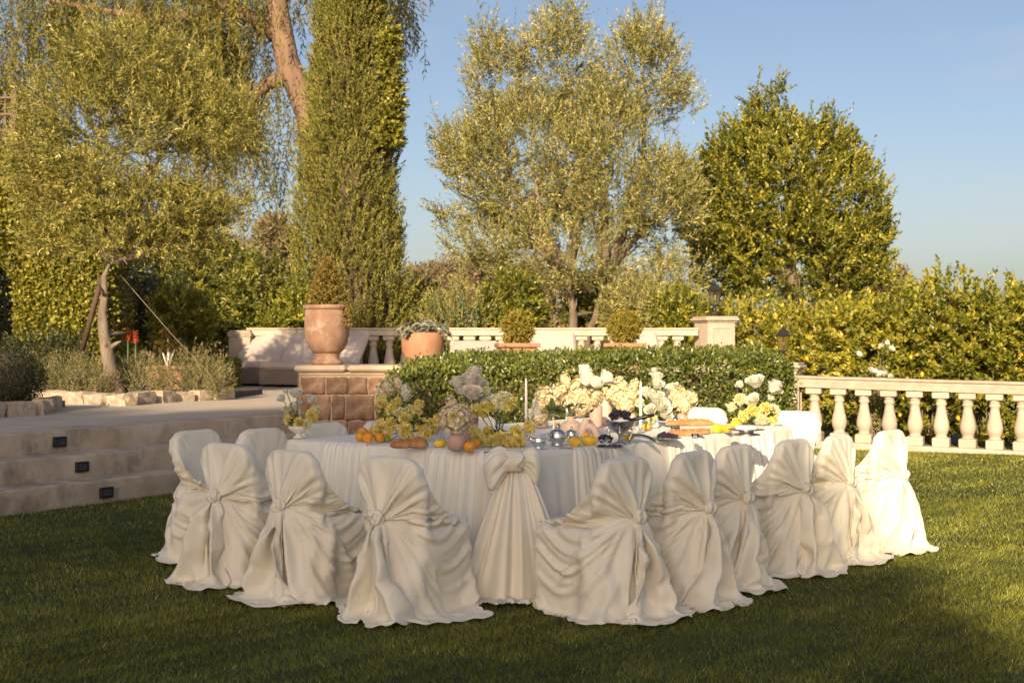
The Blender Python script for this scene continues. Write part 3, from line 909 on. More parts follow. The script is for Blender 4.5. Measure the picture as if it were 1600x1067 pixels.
# ---------------- balustrades
def baluster_mesh(h, mat):
    mb = MB()
    mb.box((0, 0, h - .045), (.215, .215, .09), bev=.010)
    mb.box((0, 0, .06), (.215, .215, .12), bev=.010)
    k = (h - .21)
    prof = [(.068, 0), (.075, .02), (.064, .04), (.058, .06), (.074, .12), (.088, .22), (.090, .30), (.082, .42), (.064, .58), (.052, .74), (.050, .80), (.064, .84), (.066, .87), (.054, .90), (.060, .94), (.078, 1.0)]
    mb.lathe([(r_ * 1.12, .12 + z * k) for r_, z in prof], 20)
    return mb.mesh('baluster', mat)
def moulded_rail(mb, p0, p1, z0, z1, w, steps_=((1, 0), (1, .45), (.86, .5), (.86, .72), (1.06, .80), (1.06, 1))):
    d = (Vector(p1) - Vector(p0)); d.normalize()
    n = Vector((d.y, -d.x, 0)).normalized()
    prof = [(w / 2 * k, z0 + (z1 - z0) * q) for k, q in steps_]
    prof = prof + [(-a, b) for a, b in reversed(prof)]
    m = len(prof)
    N_ = 40
    V = []
    for i in range(N_ + 1):
        c = Vector(p0).lerp(Vector(p1), i / N_)
        for a, b in prof:
            j = float(snoise(np.array([c.x, c.y, b]) , 7, 2)) * .003
            V.append((c.x + n.x * (a + j), c.y + n.y * (a + j), c.z + b + j))
    F = []
    for i in range(N_):
        for k in range(m):
            k2 = (k + 1) % m
            F.append((i * m + k, i * m + k2, (i + 1) * m + k2, (i + 1) * m + k))
    F.append(tuple(range(m - 1, -1, -1))); F.append(tuple(N_ * m + k for k in range(m)))
    mb.add(V, F)
# lawn balustrade, right of the hedge
b0, b1 = Vector((3.94, 17.6, .03)), Vector((9.18, 15.2, -.09))
bd = (b1 - b0).normalized()
bal = thing('balustrade', 'weathered stone balustrade along the edge of the lawn before the citrus trees', 'balustrade', b0)
ang = math.atan2(bd.y, bd.x)
mb = MB(); moulded_rail(mb, (0, 0, 0), b1 - b0, .80, .955, .27); mb.build('top_rail', M['rail_stone'], bal)
mb = MB(); moulded_rail(mb, (0, 0, 0), b1 - b0, -.06, .075, .30, ((1, 0), (1, .85), (.93, 1))); mb.build('bottom_rail', M['cast_stone'], bal)
bm1 = baluster_mesh(.725, M['cast_stone'])
nb_ = int((b1 - b0).length / .33)
for i in range(nb_):
    q = bd * (.22 + .33 * i)
    link('baluster', bm1, bal, (q.x, q.y, .075 + q.z), (0, 0, ang + random.uniform(-.03, .03)))
def stone_pillar(name, label, loc, w, h, capw, mat, rz=0.0, panels=True):
    t = thing(name, label, 'pillar', loc, rz)
    MB().box((0, 0, h / 2 - .05), (w, w, h - .10), bev=.008).build('shaft', mat, t)
    MB().box((0, 0, .06), (w + .07, w + .07, .12), bev=.01).build('plinth', mat, t)
    c = MB()
    c.box((0, 0, h - .085), (w + .05, w + .05, .03), bev=.008)
    c.box((0, 0, h - .045), (capw, capw, .05), bev=.018)
    c.box((0, 0, h - .004), (capw - .06, capw - .06, .032), bev=.012)
    c.build('cap', mat, t)
    if panels:
        for s in (0, 1):
            a = s * PI / 2
            f = MB()
            hw, z0, z1 = w / 2 - .09, .2, h - .2
            for cx, cz, sx, sz in ((0, z1, 2 * hw, .025), (0, z0, 2 * hw, .025), (-hw, (z0 + z1) / 2, .025, z1 - z0), (hw, (z0 + z1) / 2, .025, z1 - z0)):
                f.box((cx, -w / 2 - .006, cz), (sx, .018, sz), bev=.004)
            f.build('panel_moulding', mat, t, rot=(0, 0, a))
    return t
stone_pillar('stone_pillar', 'short stone end pillar of the lawn balustrade half behind the clipped hedge', (3.78, 17.65, -.05), .36, 1.20, .48, M['cast_stone'], ang)
# terrace balustrade
tb = thing('balustrade', 'pale stone balustrade along the back of the terrace behind the loungers', 'balustrade', (-4.95, 24.0, TZT))
TBL = 8.42
mb = MB(); moulded_rail(mb, (0, 0, 0), (TBL, 0, 0), .90, 1.04, .30); mb.build('top_rail', M['cast_stone'], tb)
mb = MB(); moulded_rail(mb, (0, 0, 0), (TBL, 0, 0), 0, .10, .32, ((1, 0), (1, .85), (.93, 1))); mb.build('bottom_rail', M['cast_stone'], tb)
bm2 = baluster_mesh(.80, M['cast_stone'])
for i in range(27):
    link('baluster', bm2, tb, (.25 + .30 * i, 0, .10), (0, 0, random.uniform(-.03, .03)))
stone_pillar('stone_pillar', 'pale square pillar carrying the lantern at the end of the terrace balustrade', (3.80, 24.0, TZT), .56, 1.24, .70, M['cast_stone'], .32)
stone_pillar('stone_pillar', 'low mottled stone pillar at the start of the terrace balustrade', (-5.05, 23.9, TZT), .40, .98, .46, M['rail_stone'], 0, False)  # darker stone picked so the shade on this pillar sits in its colour

# ---------------- lanterns
def lantern(label, loc, s=1.0):
    t = thing('lantern', label, 'lantern', loc, .3, 'black garden lanterns')
    t.scale = (s, s, s)
    MB().lathe([(.10, 0), (.10, .02), (.06, .035), (.032, .05), (.028, .10), (.045, .12), (.028, .14), (.03, .19), (.07, .205), (.075, .22)], 14).build('post', M['black_metal'], t)
    g_, f_ = MB(), MB()
    n = 6
    r0, r1, z0, z1 = .085, .125, .225, .46
    for k in range(n):
        a, b = 2 * PI * k / n, 2 * PI * (k + 1) / n
        P0, P1 = (r0 * math.cos(a), r0 * math.sin(a), z0), (r0 * math.cos(b), r0 * math.sin(b), z0)
        P2, P3 = (r1 * math.cos(b), r1 * math.sin(b), z1), (r1 * math.cos(a), r1 * math.sin(a), z1)
        pane = MB().add([P0, P1, P2, P3] + [(p[0] * .97, p[1] * .97, p[2]) for p in (P0, P1, P2, P3)], [(0, 1, 2, 3), (7, 6, 5, 4), (0, 4, 5, 1), (1, 5, 6, 2), (2, 6, 7, 3), (3, 7, 4, 0)])
        pane.build('pane', M['lamp_glass'], t)
        MB().tube([P0, P3], .007, 5, False).build('frame_bar', M['black_metal'], t)
    MB().lathe([(.15, .455), (.155, .47), (.13, .49), (.09, .55), (.04, .585), (.022, .60)], 6, smooth=False).build('roof', M['black_metal'], t)
    MB().lathe([(.018, .60), (.028, .615), (.012, .635), (.004, .66)], 8).build('finial', M['black_metal'], t)
    MB().lathe([(.012, .22), (.014, .30), (.02, .34), (.018, .37), (.004, .39)], 8).build('bulb', M['wax'], t)
    return t
lantern('black lantern standing on the pale pillar of the terrace balustrade', (3.80, 24.0, TZT + 1.25), 1.05)
lantern('black lantern on the low pillar just behind the clipped hedge', (3.74, 17.65, 1.155), .80)

# ---------------- stone planter wall with cap
def hewn(seed, size):
    g = np.random.default_rng(seed)
    nx_, nz_ = 7, 6
    V, F = [], []
    for j in range(nz_ + 1):
        for i in range(nx_ + 1):
            u, v = i / nx_ - .5, j / nz_ - .5
            e = max(abs(u), abs(v)) * 2
            edge = .004 * g.normal() if (i in (0, nx_) or j in (0, nz_)) else 0
            V.append((u * size[0] + edge, -size[1] / 2 + (.010 if e > .99 else 0) + .0035 * g.normal(), v * size[2] + edge))
    nf = len(V)
    for j in range(nz_):
        for i in range(nx_):
            a = j * (nx_ + 1) + i
            F.append((a, a + 1, a + nx_ + 2, a + nx_ + 1))
    for (u, v) in ((-.5, -.5), (.5, -.5), (.5, .5), (-.5, .5)): V.append((u * size[0], size[1] / 2, v * size[2]))
    W_ = nx_ + 1
    rims = [list(range(0, W_)), [j * W_ + nx_ for j in range(nz_ + 1)], [nz_ * W_ + i for i in range(nx_, -1, -1)], [j * W_ for j in range(nz_, -1, -1)]]
    for k, r_ in enumerate(rims):
        F.append(tuple(r_[::-1]) + (nf + k, nf + (k + 1) % 4))
    F.append((nf + 3, nf + 2, nf + 1, nf))
    me = bpy.data.meshes.new('stone_block')
    me.from_pydata(V, [], F); me.update()
    me.polygons.foreach_set('use_smooth', [i < nx_ * nz_ for i in range(len(F))])
    me.materials.append(M['stone_block'])
    return me
PX0, PX1, PY0, PY1, PZ = -2.14, -1.16, 12.95, 13.95, 1.08
pw = thing('stone_planter_wall', 'brown stone block pier with a pale cap carrying the big urn', 'pier', ((PX0 + PX1) / 2, PY0, 0))
cx = (PX0 + PX1) / 2
MB().box((0, (PY1 - PY0) / 2 - .0, (PZ + .0) / 2), (PX1 - PX0 + .026, PY1 - PY0 + .026, PZ)).build('mortar_core', M['mortar'], pw)
g = np.random.default_rng(5)
z = PZ - .012
rows = (.185, .26, .245, .235, .12)
for k, h in enumerate(rows):
    for side in ('front', 'left'):
        wtot = (PX1 - PX0) if side == 'front' else (PY1 - PY0)
        cuts = [0] + sorted([wtot * (i + (.5 if k % 2 else 0) * 0 + g.uniform(-.22, .22) + (.22 if k % 2 else 0)) / 4.3 for i in range(1, 4 if k % 2 else 5) if i / 4.3 < .95]) + [wtot]
        for a, b in zip(cuts[:-1], cuts[1:]):
            w = b - a - .013
            if w < .05: continue
            me = hewn(int(g.integers(0, 9999)), (w, .05 + g.uniform(0, .014), h - .016))
            if side == 'front': link('stone_block', me, pw, (PX0 - cx + (a + b) / 2, .0 + g.uniform(-.004, .006), z - h / 2), (0, 0, 0))
            else: link('stone_block', me, pw, (PX0 - cx, wtot - (a + b) / 2, z - h / 2), (0, 0, PI / 2))
    z -= h
c = MB()
c.box((0, (PY1 - PY0) / 2, PZ + .018), (PX1 - PX0 + .05, PY1 - PY0 + .05, .036), bev=.012)
c.build('cap_moulding', M['capstone'], pw)
for i, (a, b) in enumerate(((-.545, -.02), (-.012, .545))):
    MB().box(((a + b) / 2, (PY1 - PY0) / 2, PZ + .070), (b - a, PY1 - PY0 + .14, .066), bev=.022).build('cap_stone', M['capstone'], pw)
PTOP = PZ + .103
# wall behind the clipped hedge that carries the pots
rw = thing('low_wall', 'low stone wall behind the clipped hedge that carries the terracotta pots', 'wall', (.68, 15.4, 0))
MB().box((0, 0, .5), (3.7, .42, 1.0)).build('wall_body', M['sandstone'], rw)
for i in range(4):
    MB().box((-1.35 + .90 * i, 0, 1.035), (.89, .54, .066), bev=.015).build('cap_stone', M['capstone'], rw)
RWZ = 1.068

# ---------------- clipped hedge in the middle
HX0, HX1, HY0, HY1, HZ = -1.20, 2.78, 12.55, 14.35, 1.215
core = MB().box(((HX0 + HX1) / 2, (HY0 + HY1) / 2 + .03, HZ / 2 - .05), (HX1 - HX0 - .26, HY1 - HY0 - .26, HZ - .14))
hedge_top = lambda P: 1 + (.068 * np.clip((P[:, 1] - HY0) / (HY1 - HY0), 0, 1) - .085 * (1 - sstep(P[:, 0], HX0, HX0 + .9))) * np.clip((P[:, 2] - .6) / .6, 0, 1)
clipped('clipped_hedge', 'glossy green clipped box hedge behind the banquet table', 'hedge', (0, 0, 0), box_sampler(HX0, HX1, HY0, HY1, 0, HZ, ('front', 'top', 'left', 'right'), .16, topfn=hedge_top), 46000, .046, .028, M['box_hedge'], 21, core, M['dark_core'] if 'dark_core' in M else M['soil'], .035, .75)
# low box hedge on the terrace
core = MB().box((0, 0, .2), (.62, .3, .36))
hb = clipped('low_hedge', 'low square clipped hedge beside the daybeds on the terrace', 'hedge', at(322, 21.5, z=TZT), box_sampler(-.52, .52, -.28, .28, 0, .47, ('front', 'top', 'left', 'right'), .06), 7000, .045, .028, M['ivy'], 22, core, M['soil'], .02, .7)

# ---------------- pots
def lathe_pot(name, label, cat, loc, prof, mat, rim=True, seg=32, group=None):
    t = thing(name, label, cat, loc, 0, group)
    MB().lathe(prof, seg).build('body', mat, t)
    return t
ux, uy = (511 - 800) / F_PX * 13.45, 13.45
urn = thing('urn', 'large weathered terracotta urn on the stone pier planted with a dry bush', 'urn', (ux, uy, PTOP))
MB().lathe([(.155, 0), (.165, .02), (.158, .045), (.135, .055), (.125, .075), (.13, .105), (.14, .12)], 36).build('foot', M['terracotta_old'], urn)
MB().lathe([(.14, .118), (.175, .16), (.212, .23), (.232, .32), (.236, .42), (.232, .52), (.23, .585), (.215, .585), (.21, .50), (0, .50)], 36).build('body', M['terracotta_old'], urn)
MB().lathe([(.231, .575), (.247, .585), (.25, .61), (.244, .625), (.222, .625), (.214, .58)], 36).build('rim', M['terracotta_old'], urn)
bush('urn_shrub', 'sparse golden cone of a bush growing out of the terracotta urn', 'shrub', (ux, uy, PTOP + .55), [((0, 0, .12), (.19, .18, .14)), ((.01, 0, .27), (.14, .14, .16)), ((0, 0, .42), (.085, .085, .14)), ((.0, 0, .52), (.035, .035, .08))], 900, 12, .085, .026, .013, M['urn_box'], 31, up=.6)
bush('trailing_vine', 'short leafy vine trailing over the rim of the big urn', 'vine', (ux, uy, PTOP + .42), [((.20, -.14, .17), (.05, .05, .06)), ((.235, -.13, .03), (.035, .035, .12)), ((.20, -.16, -.10), (.03, .03, .08)), ((.14, -.205, -.17), (.05, .02, .03))], 90, 8, .06, .026, .016, M['urn_box'], 32, up=-.4, stems=False)
px, D = 660, 15.4
pot = thing('round_pot', 'round orange terracotta pot of pale succulents behind the hedge', 'pot', (at(px, D).x, D, RWZ + .07))
MB().lathe([(.15, -.07), (.16, -.07), (.16, 0), (.17, 0), (.215, .08), (.248, .19), (.255, .29), (.252, .40), (.235, .41), (.22, .36), (0, .36)], 32).build('body', M['terracotta'], pot)
g = np.random.default_rng(41)
succ = thing('succulent', 'spreading pale blue green succulent rosettes in the round orange pot', 'succulent', (at(px, D).x, D, RWZ + .45))
ros = []
for q in range(4):
    P_, D_, N_, L_ = [], [], [], []
    for j in range(24):
        t_ = j / 24
        out = np.array([math.cos(2.4 * j), math.sin(2.4 * j), 0])
        D_.append(np.array([0, 0, 1.0]) * (1 - t_ * .95) + out * (.25 + t_)); P_.append(out * .004 * t_); N_.append(np.array([0, 0, 1.0]) - out * .3); L_.append(.03 + .055 * t_)
    ros.append(leaf_mesh('rosette', np.array(P_), np.array(D_), np.array(N_), np.array(L_), np.array(L_) * .55, M['succulent'], g.uniform(0, 1, 24), .25))
for k in range(40):
    a, rr = g.uniform(0, 2 * PI), .36 * math.sqrt(g.uniform(0, 1))
    c = Vector((rr * math.cos(a), rr * .8 * math.sin(a), .13 - .55 * rr ** 1.2 + g.uniform(0, .09)))
    link('rosette', ros[k % 4], succ, c, Vector((c.x * 1.3, c.y * 1.3, .28)).to_track_quat('Z', 'Y').to_euler(), g.uniform(.8, 1.2))
for k, (px, lab, lab2) in enumerate(((808, 'square terracotta planter with one golden ball bush, nearer the round pot', 'golden clipped ball bush in the planter nearer the round succulent pot'), (976, 'square terracotta planter with one golden ball bush, nearer the lantern pillar', 'golden clipped ball bush in the planter nearer the lantern pillar'))):
    D = 15.4
    x = at(px, D).x
    t = thing('square_planter', lab, 'planter', (x, D, RWZ), .12 - .2 * k, 'square planters with ball bushes')
    MB().box((0, 0, .15), (.40, .40, .30), bev=.012, taper=1.10).build('body', M['terracotta'], t)
    r_ = MB()
    for cx_, cy_, sx, sy in ((0, -.225, .50, .05), (0, .225, .50, .05), (-.225, 0, .05, .40), (.225, 0, .05, .40)): r_.box((cx_, cy_, .325), (sx, sy, .05), bev=.008)
    r_.build('rim', M['terracotta'], t)
    MB().box((0, 0, .305), (.39, .39, .02)).build('soil', M['soil'], t)
    bush('ball_bush', lab2, 'bush', (x, D, RWZ + .30), [((0, 0, .225), (.19, .19, .185)), ((.02, 0, .30), (.14, .14, .13))], 700, 12, .075, .026, .014, M['golden_box'], 43 + k, 'golden ball bushes', up=.3, surf=.8)

# ---------------- loungers
def lounger(label, loc, rz, L=1.25, back=.75, tilt=40, W=.78):
    t = thing('daybed', label, 'daybed', loc, rz, 'wicker daybeds on the terrace')
    b = MB().box((L / 2, 0, .17), (L, W, .26), bev=.015)
    b.build('wicker_base', M['wicker'], t)
    for sx in (.08, L - .08):
        for sy in (-W / 2 + .08, W / 2 - .08):
            MB().box((sx, sy, .02), (.07, .07, .04)).build('foot', M['wood_dark'], t)
    MB().box((L / 2 - .01, 0, .36), (L + .04, W + .02, .13), bev=.045).build('seat_cushion', M['cushion'], t)
    Mx = Matrix.Translation((L + .02, 0, .36)) @ Matrix.Rotation(-R(tilt), 4, 'Y')
    MB().box((back / 2, 0, .02), (back, W, .13), bev=.045, M=Mx).build('back_cushion', M['cushion'], t)
    MB().box((back / 2, 0, -.07), (back * .9, W - .06, .035), M=Mx).build('back_frame', M['wicker'], t)
    return t
lounger('wide wicker daybed nearest the low clipped hedge', (at(392, 22.7).x, 22.3, TZT), R(76), .95, .85, 38, 1.42)
lounger('wide wicker daybed with pale cushions standing just behind the stone pier', (at(473, 22.0).x, 21.6, TZT), R(78), .95, .85, 40, 1.45)
lounger('daybed lying nearly flat behind the clipped hedge, beside the round succulent pot', (at(735, 21).x, 20.4, TZT), R(88), .95, .85, 26, .8)
lounger('daybed with its pale back showing between the two square planters', (at(868, 21.5).x, 20.8, TZT), R(90), .95, .85, 40, .74)
lounger('daybed showing between the square planter and the lantern pillar', (at(1020, 21.5).x, 21.0, TZT), R(92), .95, .85, 40, .5)
# brick seat behind the first lounger
bs = thing('brick_bench', 'low brick bench against the start of the terrace balustrade', 'bench', (at(400, 23.6).x, 23.55, TZT))
MB().box((0, 0, .22), (.95, .30, .44)).build('mortar_core', M['mortar'], bs)
bk = MB().box((0, 0, 0), (.215, .05, .062), bev=.006).mesh('brick', M['stone_block'])
for r_ in range(6):
    for i in range(4):
        link('brick', bk, bs, (-.36 + .23 * i + (.06 if r_ % 2 else 0), -.150, .05 + .072 * r_))
MB().box((0, 0, .475), (1.02, .40, .07), bev=.02).build('bench_top', M['rail_stone'], bs)


# ================================================================== tall trees far behind the camera whose crowns shade the table
def shade_tree(label, base, lob, n, seed, cull):
    t = make_tree('garden_tree', label, 'tree', base, .34, [(l[0][0], l[0][1], l[0][2] + .5) for l in lob], lob, n, 14, .8, .30, .17, M['ficus'], M['bark'], seed, None, up=.3, surf=.25, cull=cull, nscale=.9, forks=2)
    return t
DZ = 13.33
shade_tree('tall high crowned tree far behind the photographer that shades the table', (-15.0, -40, 0), [((-.6, 0, 6.5 + DZ), (3.2, 1.8, 3.05)), ((2.1, 0, 5.65 + DZ), (2.1, 1.6, 2.2)), ((-3.6, .2, 6.5 + DZ), (3.0, 1.8, 3.0)), ((.8, 0, 4.8 + DZ), (4.5, 1.5, 1.4))], 3600, 501, .12)
shade_tree('slim high crowned tree far behind the photographer that shades the open lawn', (-10.6, -40, 0), [((-.2, 0, 5.3 + DZ), (1.35, 1.2, 1.65)), ((.2, .2, 4.7 + DZ), (1.2, 1.1, 1.0))], 750, 502, .10)

# ================================================================== plants of the terrace and the trees
def LB(base, D, items, sy=.9, dy=0.0):
    """lobes given as photo (px, py, half width px, half height px) at distance D -> local ellipsoids"""
    out = []
    for it in items:
        px, py, w, h = it[:4]
        d = it[4] if len(it) > 4 else dy
        p = at(px, D, py)
        out.append(((p.x - base[0], d, p.z - base[2]), (w / F_PX * D, max(w, h) / F_PX * D * sy, h / F_PX * D)))
    return out
# olive tree beside the steps
D = 16.3
base = (at(190, D).x, D, TZT + .02)
lob = LB(base, D, [(195, 235, 135, 130), (115, 190, 90, 95), (300, 205, 95, 95), (200, 105, 95, 72), (325, 285, 75, 75), (120, 310, 90, 75), (235, 335, 115, 62), (55, 245, 50, 70), (375, 195, 42, 60), (150, 80, 60, 45), (270, 110, 60, 50), (90, 370, 60, 40), (205, 385, 110, 42), (310, 350, 60, 45)], .9)
mid = (at(172, D, 408).x - base[0], 0, at(172, D, 408).z - base[2])
tips = [(p[0] * 1, d, p[2]) for p, d in (((at(q, D).x - base[0], 0, at(q, D, r_).z - base[2]), dd) for q, r_, dd in ((100, 200, .3), (200, 120, 0), (300, 190, -.3), (340, 280, .2), (130, 310, -.4), (230, 260, .4), (60, 260, 0)))]
make_tree('olive_tree', 'young silvery olive tree propped by a stake above the rosemary bed', 'olive tree', base, .085, [], lob, 5400, 24, .32, .062, .0145, M['olive2'], M['bark'], 51, up=.3, ang=.8, surf=.45, cull=.78, nscale=2.3, trunks=[((.02, 0, -.1), [mid], .115)] + [(mid, tips, .05)], forks=5, shoots=160)
st = thing('tree_stake', 'slanted dark wooden stake propping the young olive tree', 'stake', (0, 0, 0))
MB().tube([at(127, 16.5, 552), at(160, 16.35, 430)], .036, 8).build('stake_pole', M['wood_dark'], st)
gw = thing('guy_wire', 'thin wire running from the olive trunk down to the bed edging', 'wire', (0, 0, 0))
MB().tube([at(188, 16.2, 430), at(268, 16.1, 522), at(349, 16.0, 606)], .004, 5).build('wire', M['twig'], gw)

def rosemary(label, px, D, w, h, seed, dense=420):
    x = at(px, D).x
    t = bush('rosemary_bush', label, 'rosemary', (x, D, TZT + .07), [((-w * .5, 0, h * .4), (w * .45, .32, h * .5)), ((w * .45, -.05, h * .4), (w * .5, .32, h * .5)), ((0, .05, h * .5), (w * .5, .3, h * .55)), ((w * .8, -.15, h * .25), (w * .25, .25, h * .35))], dense, 26, .24, .030, .007, M['rosemary'], seed, 'rosemary bushes in the stone edged bed', up=1.1, ang=.75, surf=.3, vshift=0)
    return t
rosemary('rosemary bush between the dark round bush and the slanted stake', 105, 16.2, .62, .50, 61, 560)
rosemary('rosemary bush round the foot of the propped olive trunk', 205, 16.4, .50, .46, 62, 420)
rosemary('sunlit rosemary bush spilling over the end of the stone edging', 300, 16.35, .50, .55, 63, 560)
# dark round bush
def ball_sampler(r_, rz, zc):
    def f(g, n):
        d = rand_unit(n, g)
        P = d * np.array([r_, r_, rz]) + np.array([0, 0, zc])
        return P, unit(d / np.array([r_, r_, rz]))
    return f
p = at(12, 13.1, z=TZT + .05)
core = MB().ball((0, 0, .30), .27, 14, 9)
clipped('round_bush', 'dense dark green round bush above the short stone edging', 'bush', p, ball_sampler(.37, .31, .29), 9000, .030, .012, M['dark_shrub'], 64, core, M['soil'], .03, .9)
bush('dark_bush', 'deeply shaded bush, shade set in its dark leaves, between the clipped archway and the rosemary', 'bush', at(62, 17.6, z=TZT), [((0, 0, .4), (.55, .4, .5)), ((-.6, 0, .35), (.5, .4, .45)), ((.35, 0, .5), (.35, .35, .4))], 700, 16, .16, .045, .02, M['dark_shrub'], 65, up=.6)  # deep shade on this bush is put into the dark leaf colour

# clipped leafy arch wall at the far left
AX0, AX1, AY = at(-130, 19).x, at(172, 19).x, 18.9
def arch_sampler(g, n):
    out_p, out_n = [], []
    top = lambda x: np.interp(x, [AX0, at(55, 19).x, at(120, 19).x, at(176, 19).x], [4.25, 4.2, 3.7, 2.9])
    m = int(n * .8)
    x, z = g.uniform(AX0, AX1, m * 2), g.uniform(TZT, 4.3, m * 2)
    ax, az_ = at(-28, 19).x, at(0, 19, 402).z
    inside = (np.abs(x - ax) < .52) & (z < az_ - .0 + .0 * x) & ((z < az_ - .5) | (((x - ax) / .52) ** 2 + ((z - az_ + .5) / .5) ** 2 < 1))
    ok = (z < top(x)) & ~inside
    x, z = x[ok][:m], z[ok][:m]
    bulge = .16 * np.sin(z * 1.7 + x * 1.3)
    out_p.append(np.stack([x, AY - bulge * .5, z], 1)); out_n.append(np.tile([[0, -1, .05]], (len(x), 1)))
    k = n // 10
    y, z = g.uniform(AY, AY + 1.1, k), g.uniform(TZT, 2.95, k)
    out_p.append(np.stack([np.full(k, AX1), y, z], 1)); out_n.append(np.tile([[1, 0, 0]], (k, 1)))
    xx, y = g.uniform(AX0, AX1, k), g.uniform(AY, AY + 1.1, k)
    out_p.append(np.stack([xx, y, top(xx)], 1)); out_n.append(np.tile([[.2, 0, 1]], (k, 1)))
    # inner faces of the archway
    y, z = g.uniform(AY, AY + 1.1, k), g.uniform(TZT, az_ - .3, k)
    s = np.where(g.uniform(0, 1, k) < .5, -1, 1)
    out_p.append(np.stack([ax + s * .53, y, z], 1)); out_n.append(np.stack([-s, 0 * s, 0 * s], 1))
    return np.concatenate(out_p), unit(np.concatenate(out_n).astype(float))
core = MB()
ax = at(-28, 19).x
core.box(((ax + .62 + AX1 - .15) / 2, AY + .62, (TZT + 2.7) / 2), (AX1 - .15 - ax - .62, .9, 2.7 - TZT + .7))
core.box(((AX0 + ax - .62) / 2, AY + .62, 2.0), (ax - .62 - AX0, .9, 3.6))
core.box(((AX0 + at(50, 19).x) / 2, AY + .62, 3.5), (at(50, 19).x - AX0, .9, 1.1))
clipped('leafy_arch', 'clipped wall of small bright leaves with a dark archway', 'hedge', (0, 0, 0), arch_sampler, 40000, .062, .044, M['ivy'], 66, core, M['soil'], .05, .6)
# wooden trellis above the arch
tr = thing('trellis', 'brown wooden trellis panel above the clipped leafy wall', 'trellis', (at(-42, 20.0).x, 20.1, 4.15))
slat_v = MB().box((0, 0, .62), (.035, .03, 1.24)).mesh('slat', M['trellis'])
slat_h = MB().box((0, 0, 0), (1.02, .025, .035)).mesh('cross_slat', M['trellis'])
for i in range(9): link('slat', slat_v, tr, (-.42 + .125 * i, 0, 0))
for i in range(5): link('cross_slat', slat_h, tr, (.08, -.03, .1 + .26 * i))
MB().box((.60, 0, .62), (.09, .09, 1.3), bev=.01).build('post', M['trellis'], tr)

# red flower spikes, trough and pom-pom tree
t = thing('red_hot_poker', 'two red flower spikes standing behind the olive trunk', 'flower', at(206, 17.2, z=TZT))
g = np.random.default_rng(71)
for px, py, py1 in ((200, 517, 560), (212, 521, 562)):
    p0, p1 = at(px, 17.2, py1 + 20) - at(206, 17.2, z=TZT), at(px, 17.2, py) - at(206, 17.2, z=TZT)
    MB().tube([(p0.x, 0, 0), (p1.x, 0, p1.z)], .012, 6).build('flower_stalk', M['stem'], t)
    n = 130
    a, h = g.uniform(0, 6.28, n), g.uniform(-.11, .05, n)
    P = np.stack([p1.x + .018 * np.cos(a), .018 * np.sin(a), p1.z + h], 1)
    Dd = np.stack([np.cos(a) * .6, np.sin(a) * .6, -.9 + 5 * (h + .08)], 1)
    link('flower_spike', leaf_mesh('flower_spike', P, Dd, np.tile([[0, 0, 1.]], (n, 1)), .038, .012, M['red_flower'], g.uniform(0, 1, n)), t)
D = 19.0
tx = at(262, D).x
t = thing('trough', 'long terracotta trough behind the sunlit rosemary', 'trough', (tx, D, TZT + .0))
MB().box((0, 0, .17), (.50, .36, .34), bev=.02, taper=1.08).build('body', M['terracotta'], t)
r_ = MB()
for c, s in (((0, -.205, .37), (.60, .05, .06)), ((0, .205, .37), (.60, .05, .06)), ((-.275, 0, .37), (.05, .36, .06)), ((.275, 0, .37), (.05, .36, .06))): r_.box(c, s, bev=.012)
r_.build('rim', M['terracotta'], t)
MB().box((0, 0, .345), (.49, .35, .02)).build('soil', M['soil'], t)
pp = thing('pompom_tree', 'small pom-pom tree with white branching stem in the terracotta trough', 'topiary', (tx, D, TZT + .35))
mb = MB()
tips_ = [(-.09, 0, .30), (.0, .02, .50), (.11, 0, .31), (.03, -.03, .24)]
for q in tips_: mb.tube([(0, 0, -.02), (q[0] * .35, q[1], q[2] * .4), q], [.024, .018, .010], 6)
mb.build('trunk', M['white_ceramic'], pp)
for k, q in enumerate(tips_[:3]): bush('', '', '', (q[0], q[1], q[2] + .01), [((0, 0, .03), (.10, .10, .07))], 150, 10, .05, .024, .014, M['urn_box'], 73 + k, stems=False, parent=pp, part='pompom', up=.2)

# cypress
D = 26.0
cx = at(546, D).x
cyp = thing('cypress', 'tall dense column of an Italian cypress behind the urn', 'cypress', (cx, D, .3))
g = np.random.default_rng(81)
n = 6800
zz = g.uniform(0, 1, n) ** .92 * 11.0
th = g.uniform(0, 2 * PI, n)
prof = lambda z: np.interp(z, [0, .8, 2.0, 4.0, 7.0, 9.0, 11.0], [1.02, 1.14, 1.16, .96, .72, .52, .12])
lump = 1 + .10 * np.sin(th * 3 + zz * 1.1) + .07 * np.sin(th * 5 - zz * 2.3) + .05 * np.sin(th * 2 + zz * 4.1)
rr = prof(zz) * lump * g.uniform(.80, 1.02, n)
P = np.stack([rr * np.cos(th), rr * np.sin(th), zz], 1)
Dd = np.stack([np.cos(th) * .55, np.sin(th) * .55, np.ones(n)], 1) + g.normal(0, .27, (n, 3))
ln = g.uniform(.30, .62, n)
p_, d_, nn_, ids = sprigs(g, P - unit(Dd) * ln[:, None] * .4, Dd, ln, 22, .60, .25)
cl = g.uniform(0, 1, n)[ids]
link('crown', leaf_mesh('crown', p_, d_, nn_, .078 * g.uniform(.6, 1.4, len(p_)), .027, M['cypress'], np.clip(.35 * cl + .65 * g.uniform(0, 1, len(p_)), 0, 1), .2), cyp)
mb = MB().lathe([(float(prof(z)) * .66, z) for z in np.linspace(.05, 10.2, 14)] + [(.02, 10.6)], 14)
mb.build('inner_branches', M['twig_dark'] if 'twig_dark' in M else M['wood_dark'], cyp)
MB().tube([(0, 0, -.4), (0, 0, 5)], [.22, .1], 8).build('trunk', M['bark'], cyp)
